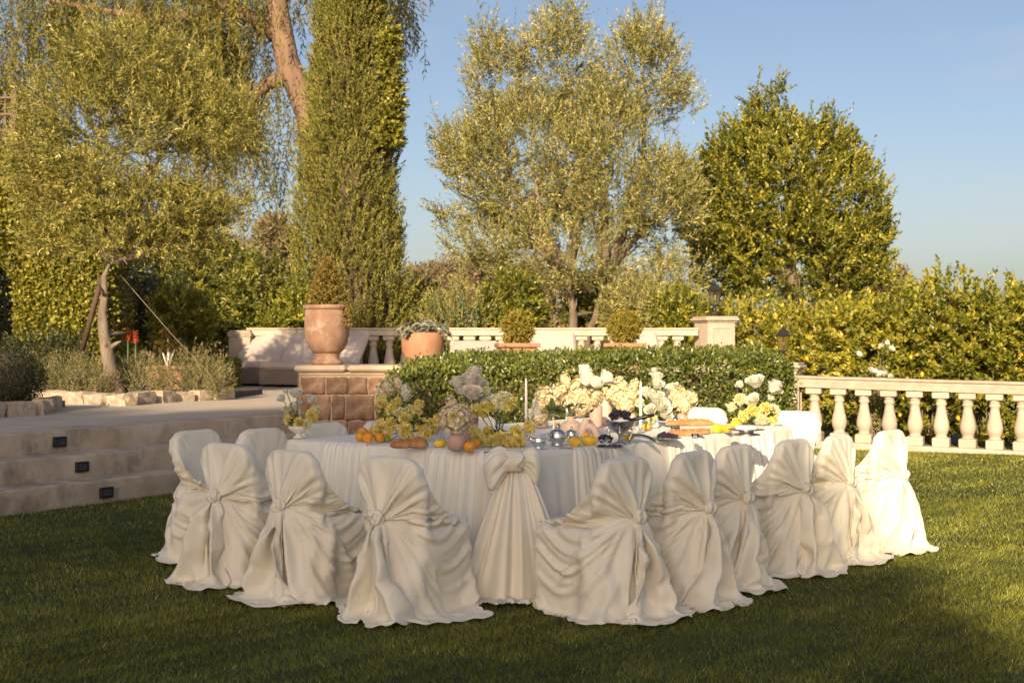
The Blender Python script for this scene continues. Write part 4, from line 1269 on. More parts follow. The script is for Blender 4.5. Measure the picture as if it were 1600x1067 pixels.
bush('climber', 'yellowish creeper bulging from the sunny flank of the cypress', 'creeper', (at(612, D).x, D - .55, 5.4), [((0, 0, 0), (.24, .3, .9)), ((.10, 0, -.7), (.24, .3, .9)), ((.12, .1, .9), (.12, .2, .5)), ((.0, .1, 1.7), (.18, .2, .7))], 620, 14, .22, .10, .055, M['ivy'], 82, up=.3, stems=False)

# pepper tree: leaning trunk and hanging strands
D = 30.0
pb = (at(455, D).x, D, .2)
pep = thing('pepper_tree', 'big weeping pepper tree with a leaning reddish trunk behind the olive', 'pepper tree', pb)
mb = MB()
w = lambda px, py, d=0: Vector((at(px, D).x - pb[0], d, at(px, D, py).z - pb[2]))
mb.tube([w(515, 560), w(508, 380), w(498, 260), w(480, 175), w(448, 95), w(432, 10), w(425, -90)], [.36, .34, .32, .30, .28, .26, .24], 12)
mb.tube([w(462, 112), w(440, 122), w(415, 132), w(395, 160, -.3), (w(370, 190, -.5))], [.2, .19, .17, .12, .05], 9)
mb.tube([w(438, 60), w(380, 20), w(300, -10, .4), w(200, -40, .6)], [.2, .17, .12, .05], 8)
mb.tube([w(432, 0), w(520, -60), w(620, -80)], [.18, .12, .05], 8)
mb.tube([w(380, 20), w(250, 40, -.6), w(120, 20, -.8), w(40, 0, -1)], [.13, .10, .07, .03], 7)
mb.build('trunk', M['bark_red'], pep)
g = np.random.default_rng(91)
S_, SL = [], []
for (px, py, sx, sy, n_, l0, l1) in ((60, 10, 75, 60, 400, .9, 2.6), (180, -15, 70, 30, 190, .6, 1.5), (290, 20, 60, 55, 380, .9, 2.4), (345, 70, 42, 70, 330, .9, 2.2), (340, 180, 38, 60, 170, .8, 1.8), (412, 150, 24, 55, 34, 1.3, 2.6), (400, 240, 26, 30, 24, .8, 1.6), (448, 170, 10, 40, 14, 1.2, 2.3), (395, -20, 30, 30, 70, .6, 1.3), (612, 0, 22, 30, 55, .7, 1.6), (20, 120, 40, 40, 100, .8, 1.6), (560, -60, 70, 30, 120, .6, 1.4)):
    a = np.stack([g.normal(px, sx, n_), g.normal(py, sy, n_)], 1)
    P = np.stack([(a[:, 0] - 800) / F_PX * D - pb[0], g.normal(0, .8, n_), CAM_H - (a[:, 1] - HOR) / F_PX * D - pb[2]], 1)
    S_.append(P); SL.append(g.uniform(l0, l1, n_))
P, ln = np.concatenate(S_), np.concatenate(SL)
n, k = len(P), 34
T = (np.arange(k)[None] + g.uniform(0, 1, (n, k))) / k
sway = g.normal(0, .16, (n, 1, 2))
pos = P[:, None, :] + np.zeros((n, k, 3))
pos[..., 0] += sway[..., 0] * np.sin(T * 2) * ln[:, None] * .6 + g.normal(0, .02, (n, k))
pos[..., 1] += sway[..., 1] * np.sin(T * 2) * ln[:, None] * .6
pos[..., 2] -= T * ln[:, None]
dd = g.normal(0, .6, (n, k, 3)); dd[..., 2] -= .9
val = np.clip(.45 * g.uniform(0, 1, (n, 1)) + .5 * g.uniform(0, 1, (n, k)), 0, 1)
link('crown', leaf_mesh('crown', pos.reshape(-1, 3), dd.reshape(-1, 3), g.normal(0, 1, (n * k, 3)), .17 * g.uniform(.6, 1.3, n * k), .030, M['pepper'], val.ravel(), .1), pep)

# middle olive
D = 27.0
base = (at(893, D).x, D, .2)
lob = LB(base, D, [(830, 255, 125, 110), (960, 265, 130, 115), (745, 275, 62, 85), (1040, 330, 62, 95), (865, 110, 70, 88), (1000, 125, 72, 92), (785, 130, 62, 72), (700, 235, 26, 50), (880, 390, 130, 62), (1050, 430, 60, 45), (1065, 180, 30, 55), (930, 180, 75, 60), (755, 380, 60, 40), (690, 320, 22, 30), (880, 40, 36, 46), (760, 70, 26, 40), (1010, 55, 34, 46)], .75)
tp = lambda px, py, d=0: (at(px, D).x - base[0], d, at(px, D, py).z - base[2])
make_tree('olive_tree', 'broad mature olive tree with two trunks behind the terrace balustrade', 'olive tree', base, .2, [], lob, 8600, 20, .52, .088, .024, M['olive'], M['bark'], 101, up=.75, ang=.7, surf=.42, cull=.80, nscale=1.5, trunks=[((0, 0, -.2), [tp(886, 425)], .24), ((.45, .2, -.2), [tp(945, 430, .2)], .19), (tp(886, 425), [tp(830, 260), tp(780, 150), tp(720, 300), tp(880, 120)], .13), (tp(945, 430, .2), [tp(960, 250), tp(1010, 130), tp(1050, 320), tp(920, 200)], .12)], forks=6, shoots=420)
# ficus
D = 31.0
base = (at(1240, D).x, D, .0)
lob = LB(base, D, [(1215, 300, 100, 115), (1310, 330, 78, 105), (1150, 310, 62, 105), (1255, 230, 78, 62), (1205, 190, 34, 46), (1160, 215, 32, 40), (1345, 390, 48, 62), (1240, 400, 130, 72), (1378, 345, 20, 26), (1310, 240, 34, 40), (1140, 400, 65, 70), (1100, 330, 40, 70), (1330, 430, 70, 50), (1215, 160, 20, 34), (1265, 205, 22, 40), (1300, 215, 18, 34), (1180, 185, 20, 40), (1350, 290, 22, 40), (1130, 250, 26, 50)], .85)
make_tree('ficus_tree', 'dense dark green round topped tree standing beyond the citrus', 'tree', base, .25, [tp_ for tp_ in ((0, 0, 5.0), (1.2, 0, 4.0), (-1.2, 0, 4.5))], lob, 4400, 23, .48, .104, .048, M['ficus'], M['bark'], 111, up=.8, ang=.75, surf=.75, cull=.55, nscale=1.5, shoots=460, vshift=.08)

# citrus trees behind the lawn balustrade
lemon_me = MB().lathe([(.003, -.045), (.014, -.040), (.028, -.026), (.034, 0), (.030, .022), (.016, .038), (.008, .046), (.002, .05)], 10).mesh('lemon', M['lemon'])
cit = [(1075, 26.4, 470, 1.1, 'citrus tree right behind the lantern pillar of the terrace'),
       (1165, 25.6, 452, 1.25, 'yellowish citrus tree directly under the dark ficus, beside the pillar lantern'),
       (1275, 21.6, 462, 1.1, 'citrus tree behind the end pillar of the lawn balustrade'),
       (1372, 19.7, 452, .95, 'citrus tree behind the white roses over the lawn balustrade'),
       (1450, 19.4, 418, .95, 'taller citrus tree with one high leafy shoot, beyond the white roses'),
       (1540, 19.0, 432, .95, 'citrus tree with several thin shoots against the sky'),
       (1630, 18.9, 425, .95, 'citrus tree cut by the edge of the picture')]
for k, (px, D, ytop, rx, lab) in enumerate(cit):
    x = at(px, D).x
    zt = at(px, D, ytop).z
    lob = [((0, 0, zt * .30), (rx, .85, zt * .34)), ((-.3, -.15, zt * .62), (rx * .75, .75, zt * .30)), ((.3, .0, zt * .70), (rx * .7, .75, zt * .27)), ((0, -.1, zt * .5), (rx * .95, .95, zt * .33))]
    t = bush('citrus_tree', lab, 'citrus tree', (x, D, 0), lob, 780, 21, .28, .088, .048, M['citrus'], 121 + k, 'citrus trees behind the lawn balustrade', up=.55, ang=.85, surf=.75, cull=.62, nscale=2.6, shoots=26 if k < 4 else 60, vshift=(.12 if k < 4 else 0.0))
    g = np.random.default_rng(131 + k)
    for i in range(11 if k > 2 else 5):
        q, dq = lobes_points(g, lob, 1, .9)
        q = q[0]
        if q[1] > .1: q[1] *= -1
        q = (q[0], q[1] - .10, max(.35, q[2]))
        link('lemon', lemon_me, t, q, (g.uniform(-.4, .4), g.uniform(-.4, .4), 0), g.uniform(.85, 1.1))
# white roses over the balustrade
rb = bush('rose_bush', 'white rose sprays reaching over the lawn balustrade', 'rose bush', (at(1365, 17.9).x, 17.9, 0), [((0, 0, .75), (.30, .2, .35)), ((.1, .05, 1.05), (.2, .15, .3)), ((-.05, 0, .3), (.3, .2, .3))], 130, 8, .2, .05, .03, M['shrub'], 141, up=.7)

# shrubs and small trees behind the terrace
bgb = [
 ('shrub', 'dark tall shrub added to keep the clipped archway dark', (-10, 21.5, 470, 60, 110), 'dark_shrub', .07, 700),  # added filler; its dark leaves stand in for the shaded arch opening
 ('shrub', 'tall leafy shrub behind the trellis above the clipped arch', (-10, 25.0, 260, 100, 130), 'shrub', .09, 1100),
 ('shrub', 'dark leafy shrub behind the pom-pom tree', (225, 24.5, 470, 62, 62), 'dark_shrub', .06, 650),
 ('shrub', 'bright yellow green shrub above the pom-pom tree', (285, 23.5, 490, 48, 42), 'citrus', .07, 520),
 ('shrub', 'tall olive green shrub between the pepper tree and the loungers', (335, 26.5, 448, 70, 75), 'shrub', .09, 800),
 ('shrub', 'bushy shrub at the foot of the cypress above the shaded pillar', (410, 25.8, 460, 52, 62), 'shrub', .09, 700),
 ('shrub', 'broad dark shrub mass far behind the young olive trunk', (265, 30.0, 420, 110, 70), 'shrub', .13, 900),
 ('shrub', 'yellow leaved shrub close against the cypress foot', (462, 25.0, 480, 24, 32), 'citrus', .08, 240),
 ('shrub', 'small yellow shrub between the cypress and the balustrade, beside the urn', (452, 24.6, 500, 45, 20), 'citrus', .07, 260),
 ('euphorbia', 'pale green shrub of fleshy upright stems right of the cypress', (716, 25.6, 488, 58, 48), 'euphorbia', 0, 0),
 ('shrub', 'dark leafy shrub left of the two olive trunks', (800, 25.8, 478, 48, 48), 'ficus', .09, 620),
 ('shrub', 'grey green shrub right of the two olive trunks', (1000, 26.0, 480, 62, 42), 'olive', .08, 800),
 ('shrub', 'leafy dark shrub between the two olive trunks', (925, 28.0, 480, 40, 40), 'shrub', .09, 400),
 ('shrub', 'yellow green shrub behind the lantern pillar of the terrace', (1065, 25.5, 488, 45, 34), 'citrus', .08, 420),
 ('shrub', 'dark shrub filling the gap right of the cypress', (655, 27.5, 490, 30, 42), 'shrub', .09, 380),
]
for k, (nm, lab, (px, D, py, w, h), mt, lf, ns) in enumerate(bgb):
    base = (at(px, D).x, D, .1)
    if nm == 'euphorbia':
        t = thing(nm, lab, 'shrub', base)
        g = np.random.default_rng(171)
        n = 260
        P, Dv = lobes_points(g, LB(base, D, [(px, py + 8, w, h), (px - 25, py + 14, w * .6, h * .7)], .8), n, .5)
        Dv = unit(Dv * np.array([.7, .5, .4]) + np.array([0, 0, 1.0]) + g.normal(0, .25, (n, 3)))
        p, d, nn, ids = sprigs(g, P - Dv * .25, Dv, .55, 22, .65, .15)
        link('foliage', leaf_mesh('foliage', p, d, nn, .075, .026, M['euphorbia'], g.uniform(0, 1, len(p)), .2), t)
        mb = MB()
        for i in range(0, n, 4): mb.tube([(P[i][0] * .5, P[i][1] * .5, 0), P[i] - Dv[i] * .25, P[i] + Dv[i] * .28], [.03, .02, .008], 4, cap=False)
        mb.build('stem', M['stem'], t)
        continue
    lob = LB(base, D, [(px, py, w, h), (px - w * .4, py + h * .3, w * .6, h * .7), (px + w * .4, py + h * .35, w * .6, h * .7), (px, py + h * 1.0, w * .9, h * .8)], .8)
    bush(nm, lab, 'shrub', base, lob, ns, 16, .34, lf * 1.25, lf * .55 if mt != 'olive' else lf * .3, M[mt], 151 + k, 'shrubs behind the terrace', up=.6, surf=.7, cull=.1, nscale=1.4)
# small white flowers on the dark shrub
far = [(432, 60, 372, 26, 40, 'thin reddish tree far off beside the cypress'), (650, 70, 440, 36, 26, 'low brown tree on the far rise just right of the cypress'), (700, 75, 425, 30, 22, 'brownish far tree left of the broad olive'), (760, 66, 432, 42, 32, 'far reddish tree glimpsed under the broad olive'), (1392, 62, 452, 28, 36, 'grey far tree at the edge of the dark ficus'), (960, 70, 450, 50, 32, 'brown far tree behind the two olive trunks'), (350, 55, 410, 60, 40, 'far grey green tree under the weeping strands'), (848, 68, 440, 50, 36, 'far tree showing beside the first olive trunk')]
for k, (px, D, py, w, h, lab) in enumerate(far):
    base = (at(px, D).x, D, -.1)
    lob = LB(base, D, [(px, py, w, h * .7), (px - w * .4, py + 10, w * .6, h * .6), (px + w * .4, py + 14, w * .6, h * .55), (px, py + h * 1.1, w * 1.1, h * .6)], .9)
    make_tree('far_tree', lab, 'tree', base, .22, [(0, 0, at(px, D, py).z)], lob, 420, 16, .9, .26, .10, M['far_tree'], M['bark_red'], 181 + k, 'brown trees far beyond the garden', up=.5, cull=.3, nscale=.5, forks=6)
# far wood that closes the view under the trees
g = np.random.default_rng(199)
n = 15000
x = g.uniform(-48, 60, n)
y = 92 + g.normal(0, 3, n)
hh = 3.4 + 1.3 * np.sin(x * .31) + .9 * np.sin(x * .83 + 1)
z = -.3 + hh * g.uniform(0, 1, n) ** .8
P = np.stack([x, y, z], 1)
dd = rand_unit(n, g) + np.array([0, -.3, .5])
tag(link('far_wood', leaf_mesh('far_wood', P, dd, rand_unit(n, g), .9, .5, M['far_tree'], g.uniform(0, 1, n))), kind='stuff')

# ================================================================== chair covers
def chair_cover(V, F, seed, mirror=False):
    V = V.copy()
    # pull the loose hem on the grass in and crumple it
    x, y, z = V[:, 0], V[:, 1], V[:, 2]
    ex, ey = .315, np.where(y > .12, .40, .47)
    r_ = np.sqrt((x / ex) ** 2 + ((y - .12) / ey) ** 2)
    a = np.arctan2((y - .12) / ey, x / ex)
    low = 1 - sstep(z, .03, .09)
    r2 = np.where(r_ > 1, 1 + (r_ - 1) * (1 - .06 * low), r_)
    k = r2 / np.maximum(r_, 1e-6)
    V[:, 0] = x * k; V[:, 1] = .12 + (y - .12) * k
    k2 = .70 + .30 * sstep(z, -.02, .44)
    V[:, 0] *= k2; V[:, 1] = .10 + (V[:, 1] - .10) * (.35 + .65 * k2)
    ex_ = np.clip((r_ - .97) * 3, 0, 1) * low
    q = np.stack([np.cos(a) * 2.4, np.sin(a) * 2.4, r_ * 2.2], 1)
    V[:, 2] = z - .006 + ex_ * (.012 + .022 * np.abs(snoise(q, 3.4, seed)) + .010 * snoise(q, 9, seed + 2))
    V[:, 0] += ex_ * .022 * snoise(q, 5.5, seed + 4); V[:, 1] += ex_ * .022 * snoise(q, 5.5, seed + 6)
    if mirror:
        V[:, 0] *= -1; F = F[:, ::-1]
    me = mesh_np('tmp_cover', V, F, None)
    o = link('tmp_cover', me)
    md = o.modifiers.new('s', 'SUBSURF'); md.levels = 1; md.render_levels = 1
    bpy.context.view_layer.update()
    dg = bpy.context.evaluated_depsgraph_get()
    me2 = bpy.data.meshes.new_from_object(o.evaluated_get(dg))
    bpy.data.objects.remove(o, do_unlink=True)
    bpy.data.meshes.remove(me)
    n = len(me2.vertices)
    co = np.zeros(n * 3, np.float32); me2.vertices.foreach_get('co', co); co = co.reshape(-1, 3).astype(float)
    no = np.zeros(n * 3, np.float32); me2.vertices.foreach_get('normal', no); no = no.reshape(-1, 3)
    # take the small lumps out of the draped surface, keep its big folds
    ne = len(me2.edges)
    ed = np.zeros(ne * 2, np.int32); me2.edges.foreach_get('vertices', ed); ed = ed.reshape(-1, 2)
    deg = np.bincount(ed.ravel(), minlength=n).astype(float)[:, None]
    rim = np.zeros(n, bool)
    fc = np.zeros(len(me2.loops), np.int32); me2.loops.foreach_get('edge_index', fc)
    rim[ed[np.bincount(fc, minlength=ne) == 1].ravel()] = True
    for _ in range(9):
        acc = np.zeros((n, 3))
        np.add.at(acc, ed[:, 0], co[ed[:, 1]]); np.add.at(acc, ed[:, 1], co[ed[:, 0]])
        co = np.where(rim[:, None], co, co * .45 + .55 * acc / deg)
    me2.vertices.foreach_set('co', co.astype(np.float32).ravel()); me2.update()
    no = np.zeros(n * 3, np.float32); me2.vertices.foreach_get('normal', no); no = no.reshape(-1, 3)
    # swags: long curved folds that sweep from the knot round both sides to the front of the seat
    sx = np.sign(co[:, 0]); side = np.abs(co[:, 0])
    t = np.clip((co[:, 1] + .14) / .58, 0, 1)
    w = sstep(side, .07, .15) * sstep(co[:, 2], .05, .14) * (1 - sstep(co[:, 2], .50, .60)) * sstep(t, .04, .16) * (1 - .6 * sstep(t, .75, 1))
    fan = (co[:, 2] - .52 + (.17 * np.sin(np.minimum(t * 1.15, 1) * PI))) / (.12 + .62 * t)
    wob = snoise(co, 4.0, seed)
    ph = fan * 29 + wob * 1.2 + seed
    f_ = (1 - np.abs(np.sin(ph * .5))) ** 1.6 * 1.3 - .45 + .3 * np.sin(ph * 1.7 + 1)
    disp = .0150 * w * f_ * (.5 + .5 * np.minimum(1, t * 2)) * (.75 + .4 * wob)
    # pleats fanning up from the knot over the back
    up_ = sstep(co[:, 2], .54, .60) * (1 - sstep(co[:, 2], .74, .80)) * (1 - sstep(co[:, 1], -.03, .03))
    an = np.arctan2(co[:, 0], co[:, 2] - .50)
    disp = disp + .0042 * up_ * np.sin(an * 30 + 2 * wob) * sstep(np.abs(an), .25, .5)
    # pleats running down from the knot in the tails
    arc = co[:, 0] + sx * np.maximum(co[:, 1] + .10, 0)
    an2 = np.arctan2(arc, .55 - co[:, 2])
    dn = sstep(.52 - co[:, 2], .03, .14) * (1 - sstep(np.abs(an2), .95, 1.35)) * (1 - sstep(co[:, 1], .04, .16))
    disp = disp + .012 * dn * ((1 - np.abs(np.sin(an2 * 11 + 1.6 * wob + seed))) ** 1.5 * 1.4 - .5) + .002 * dn * np.sin(an2 * 47 + 3 * wob)
    # fine creases everywhere on the skirt
    disp = disp + .0016 * snoise(co * np.array([1, 1, .35]), 38, seed + 1) * sstep(co[:, 2], .0, .1)
    co = co + no * disp[:, None]
    me2.vertices.foreach_set('co', co.astype(np.float32).ravel())
    me2.polygons.foreach_set('use_smooth', [True] * len(me2.polygons))
    me2.name = 'chair_cover'
    me2.materials.append(M['cloth'])
    me2.update()
    return me2
COVERS = {}
for key, (V_, F_, K_) in DRAPED.items():
    for mir in (False, True):
        COVERS[(key, mir)] = chair_cover(V_, F_, 3 + len(key) + 2 * mir, mir)

def knot_mesh():
    mb = MB()
    # a fat twisted roll with a band wrapped across it
    for j, (ry, rz_, yo, zo, tilt) in enumerate(((.034, .036, -.018, .0, .5), (.030, .030, -.030, .004, -.7))):
        P = []
        nU, nV = 26, 12
        for i in range(nU + 1):
            u = 2 * PI * i / nU
            c = Vector((.036 * math.cos(u), yo + .010 * math.sin(u * 2), zo + .034 * math.sin(u)))
            c = Matrix.Rotation(tilt, 3, 'Y') @ c
            row = []
            rad = .0205 + .002 * math.sin(3 * u)
            d = Vector((-math.sin(u), 0, math.cos(u))); d = Matrix.Rotation(tilt, 3, 'Y') @ d
            n1 = Vector((0, 1, 0)); n2 = d.cross(n1)
            for k in range(nV):
                v = 2 * PI * k / nV
                rr = rad * (1 + .16 * math.sin(4 * v + 2 * u))
                row.append(c + n1 * (rr * math.cos(v)) + n2 * (rr * math.sin(v)))
            P.append(row)
        mb.grid(P, True, True)
    mb.ball((0, -.022, 0), .030, 14, 10, sq=(1, .9, 1))
    return mb.mesh('knot', M['cloth'])
KNOT = knot_mesh()
KN = {k: v[2] for k, v in DRAPED.items()}
def chair(p, facing, key, mir, label, s=1.0, lift=0.0):
    rz = math.atan2(-facing[0], facing[1])
    z = float(lawn_z(p[0], p[1])) + lift
    t = thing('draped_chair', label, 'chair', (p[0], p[1], z), rz, 'cream draped chairs round the banquet table')
    t.scale = (s, s, s)
    link('chair_cover', COVERS[(key, mir)], t)
    k = KN[key]
    link('knot', KNOT, t, (k[0] * (-1 if mir else 1), k[1] - .004, k[2]), (0, random.uniform(-.5, .5), 0), .74)
    return t
facL, facR = TL, TR
# long side with six chairs (backs towards the open lawn)
lab6 = ['draped chair next to the corner bow on the long side with six chairs', 'second draped chair from the corner bow on the long side with six chairs', 'third draped chair from the corner bow on the long side with six chairs', 'fourth draped chair from the corner bow on the long side with six chairs', 'sunlit draped chair, last but one from the corner bow on the long side', 'sunlit draped chair farthest from the corner bow on the long side']
a6 = [-.10, .46, .98, 1.62, 2.16, 2.84]; o6 = [.74, .80, .76, .80, .84, .90]; t6 = [-.05, .03, .06, -.03, .02, -.04]
keys = ['plain', 'full', 'plain', 'full', 'plain', 'full']; mirs = [0, 0, 1, 1, 0, 0]
def rot2(v, a):
    c, s = math.cos(a), math.sin(a)
    return np.array([v[0] * c - v[1] * s, v[0] * s + v[1] * c])
for i in range(6):
    p = TC + TR * a6[i] - TL * o6[i]
    chair(p, rot2(facL, t6[i]), keys[i], bool(mirs[i]), lab6[i])
# short side with three chairs
lab3 = ['draped chair next to the corner bow on the side with three chairs', 'middle draped chair on the table side with three chairs', 'draped chair farthest from the bow on the side with three chairs']
for i, (b, o, tt_, k, m_) in enumerate(((.15, .78, .08, 'full', 1), (.86, .80, -.04, 'plain', 1), (1.52, .72, .05, 'full', 0))):
    p = TC - TR * o + TL * b
    chair(p, rot2(facR, tt_), k, bool(m_), lab3[i])
# far long side, backs towards the steps and the hedge
labF = ['draped chair at the table corner closest to the stone steps, its plain front showing', 'draped chair of the far side just left of the small white flower bowl', 'draped chair on the far side right of the small white flower bowl', 'draped chair of the far side behind the oranges and yellow carnations', 'draped chair of the far side between the carnation mound and the white roses', 'draped chair of the far side hidden behind the taper candles']
for i, (a, o, k, m_) in enumerate(((-.46, .26, 'plain', 1), (.02, .20, 'plain', 0), (.68, .34, 'full', 0), (1.22, .30, 'full', 0), (1.72, .24, 'plain', 1), (2.32, .30, 'full', 1))):
    p = TC + TR * a + TL * (TWID + o)
    chair(p, rot2(-facL, (.12, .02, -.1, .05, -.03, .04)[i]), k, bool(m_), labF[i])
labE = ['sunlit draped chair at the table end beside the silver cake tray', 'draped chair at the table end behind the long baguettes']
for i, (a, b, k) in enumerate(((4.22, .45, 'plain'), (4.30, 1.36, 'full'))):
    p = TC + TR * a + TL * b
    chair(p, rot2(-facR, .15 if i == 0 else -.05), k, False, labE[i], 1.04)

# ================================================================== table dressed in cloth
tabl = thing('banquet_table', 'long rectangular banquet table under an ivory cloth with a big bow on its corner', 'table', (0, 0, 0))
def perim(inset=0.0, rad=.05, n=520):
    """rounded rectangle round the table in world xy: points, outward normals, arc length"""
    segs = []
    L_, W_ = TLEN, TWID
    pts = []
    def corner(cx_, cy_, a0):
        return [(cx_ + rad * math.cos(a0 + PI / 2 * t), cy_ + rad * math.sin(a0 + PI / 2 * t), math.cos(a0 + PI / 2 * t), math.sin(a0 + PI / 2 * t)) for t in np.linspace(0, 1, 7)]
    ring = corner(L_ - rad, rad, -PI / 2) + corner(L_ - rad, W_ - rad, 0) + corner(rad, W_ - rad, PI / 2) + corner(rad, rad, PI)
    ring = np.array(ring + ring[:1])
    seg = np.linalg.norm(np.diff(ring[:, :2], axis=0), axis=1)
    S = np.concatenate([[0], np.cumsum(seg)])
    s = np.linspace(0, S[-1], n, endpoint=False)
    out = np.stack([np.interp(s, S, ring[:, k]) for k in range(4)], 1)
    nn = unit(out[:, 2:])
    P = TC[None] + out[:, :1] * TR + out[:, 1:2] * TL
    Nn = nn[:, :1] * TR + nn[:, 1:2] * TL
    return P, Nn, s, S[-1]
P, Nn, s, SL_ = perim()
nP = len(s)
g = np.random.default_rng(205)
u3 = np.stack([np.cos(s / SL_ * 2 * PI) * SL_ / 6.28, np.sin(s / SL_ * 2 * PI) * SL_ / 6.28, 0 * s], 1)
amp = .25 + .75 * sstep(snoise(u3, 1.5, 1), -.25, .35)
pl = np.sin(2 * PI * s / SL_ * 62 + 2.2 * snoise(u3, 1.1, 3)) * .6 + .4 * np.sin(2 * PI * s / SL_ * 97 + 1.5 * snoise(u3, 1.6, 5))
rows = []
zs = [1, .995, .985, .96, .92, .86, .78, .68, .57, .45, .33, .21, .10, .03, .0]
for k, q in enumerate(zs):
    z = TZ * q
    d = 1 - q
    off = .004 + .10 * d ** 1.1 + amp * pl * (.034 * min(1, d * 2.2) ** .9)
    if k >= 12: off = off + .03 * (k - 11) * (1 + .5 * snoise(u3, 6, 2))
    zz = z + lawn_z(P[:, 0], P[:, 1]) * d + (.012 if k >= 13 else 0)
    if k == 0: off = off * 0 - .012
    elif k == 1: off = off * 0 - .002
    rows.append(np.stack([P[:, 0] + Nn[:, 0] * off, P[:, 1] + Nn[:, 1] * off, zz + (0 if k else .002)], 1))
nI = 14
V = [r for r in rows]
Vt = np.concatenate(V)
F = []
K = len(rows)
nx = np.roll(np.arange(nP), -1)
for k in range(K - 1):
    F.append(np.stack([k * nP + nx, k * nP + np.arange(nP), (k + 1) * nP + np.arange(nP), (k + 1) * nP + nx], 1))
# top: rings shrinking towards the centre line
cen = TC + TR * TLEN / 2 + TL * TWID / 2
prev = np.arange(nP)
for k in range(1, nI + 1):
    q = k / nI * .999
    base_ = rows[0]
    C = np.stack([base_[:, 0] * (1 - q) + cen[0] * q, base_[:, 1] * (1 - q) + cen[1] * q], 1)
    zt = TZ + .002 + .0022 * snoise(np.stack([C[:, 0], C[:, 1], 0 * C[:, 0]], 1), 9, 3) * min(1, k / 2) + .003 * np.maximum(0, np.sin((C @ TR - TC @ TR) * 5.2)) ** 12
    off0 = len(Vt)
    Vt = np.concatenate([Vt, np.stack([C[:, 0], C[:, 1], zt], 1)])
    cur = off0 + np.arange(nP)
    F.append(np.stack([prev, prev[nx], cur[nx], cur], 1))
    prev = cur
link('tablecloth', mesh_np('tablecloth', Vt, np.concatenate(F), M['tablecloth']), tabl)
# gathered overlay drapes hanging over the edges
def drape_panel(face, c0, c1, seed, flare=.02):
    """face 'long' (side with six chairs) or 'short'; runs c0..c1 along it; pleated panel over the edge"""
    g = np.random.default_rng(seed)
    rows_ = []
    n = 70
    for q in np.linspace(0, 1, 22):
        row = []
        for t in np.linspace(0, 1, n):
            w = c0 + (c1 - c0) * (t + (t - .5) * .25 * max(0, q - .15))
            ple = math.sin(t * PI * 15 + 1.3 * math.sin(t * 9 + seed)) * .5 + .35 * math.sin(t * PI * 23 + seed)
            if q < .15:
                o = .13 * (1 - q / .15) * -1 + .012; z = TZ + .0065 + .0022 * ple
                o = min(o, .006)
            else:
                d = (q - .15) / .85
                o = .030 + .10 * d ** 1.1 + flare * d + .018 * ple * min(1, d * 3 + .25)
                o = o * (.25 + .75 * min(1, math.sin(PI * t) * 3) ** .5)
                z = TZ + .004 - d * (TZ - .03)
            p = tab(w, -o) if face == 'long' else tab(-o, w)
            row.append((p.x, p.y, z + float(lawn_z(p.x, p.y)) * max(0, (q - .15) / .85)))
        rows_.append(row)
    P_ = rows_ if face == 'long' else [r[::-1] for r in rows_]
    MB().grid(P_).build('overlay_drape', M['tablecloth'], tabl)
drape_panel('long', .52, 1.02, 1); drape_panel('long', 1.55, 2.0, 2); drape_panel('short', .22, .66, 3); drape_panel('short', 1.15, 1.55, 4); drape_panel('long', 2.5, 2.95, 5)
# corner bow: outward direction, sideways direction
BO = Vector((-(TR + TL)[0], -(TR + TL)[1], 0)).normalized()
BS = Vector((-BO.y, BO.x, 0))            # to the right as seen from outside
BC = Vector((TC[0], TC[1], 0)) - BO * .02
def bw(sx, o, z):
    return BC + BS * sx + BO * o + Vector((0, 0, z))
g = np.random.default_rng(207)
rows_ = []
nU = 150
zkn = .715
us = np.linspace(-1, 1, nU)
fold = np.array([math.sin(u * 11 + 1.4 * math.sin(u * 4 + .6)) * .75 + .30 * math.sin(u * 19 + 1.0 + math.sin(u * 7)) + .08 * math.sin(u * 43) for u in us])
flat = np.exp(-((us - .05) / .30) ** 2)          # one broad flat panel in the middle
fold = fold * (1 - .75 * flat)
for v in np.linspace(0, 1, 40):
    row = []
    for u, f_ in zip(us, fold):
        hw = .050 + .300 * v ** .9
        cur = math.sqrt(max(0, 1 - (u * .8) ** 2))
        o = .055 + .155 * v ** .9 + (.06 * v) * cur + f_ * (.010 + .036 * v ** .8)
        o += .02 * math.sin(v * PI) * cur
        row.append(bw(u * hw + .008 * math.sin(u * 9 + v * 4) * v, o - .10 * (u * u) * v, zkn * (1 - v) + .018))
    rows_.append(row)
for q in np.linspace(.12, 1, 9):               # crumpled hem on the grass
    row = []
    for u, f_ in zip(us, fold):
        hw = .350 + .05 * q
        cur = math.sqrt(max(0, 1 - (u * .8) ** 2))
        ns = float(snoise(np.array([u * 3, q * 1.2, 0]), 4, 5)); ns2 = float(snoise(np.array([u * 6, q * 2, 1]), 5, 1))
        o = .21 + .06 * cur + f_ * .046 + q * .075 * (1 + .4 * ns) - .10 * u * u
        row.append(bw(u * hw, o, .018 + .030 * abs(ns2) * math.sin(q * PI * .9) + .018 * abs(ns)))
    rows_.append(row)
MB().grid(rows_).build('bow_tail', M['cloth'], tabl)
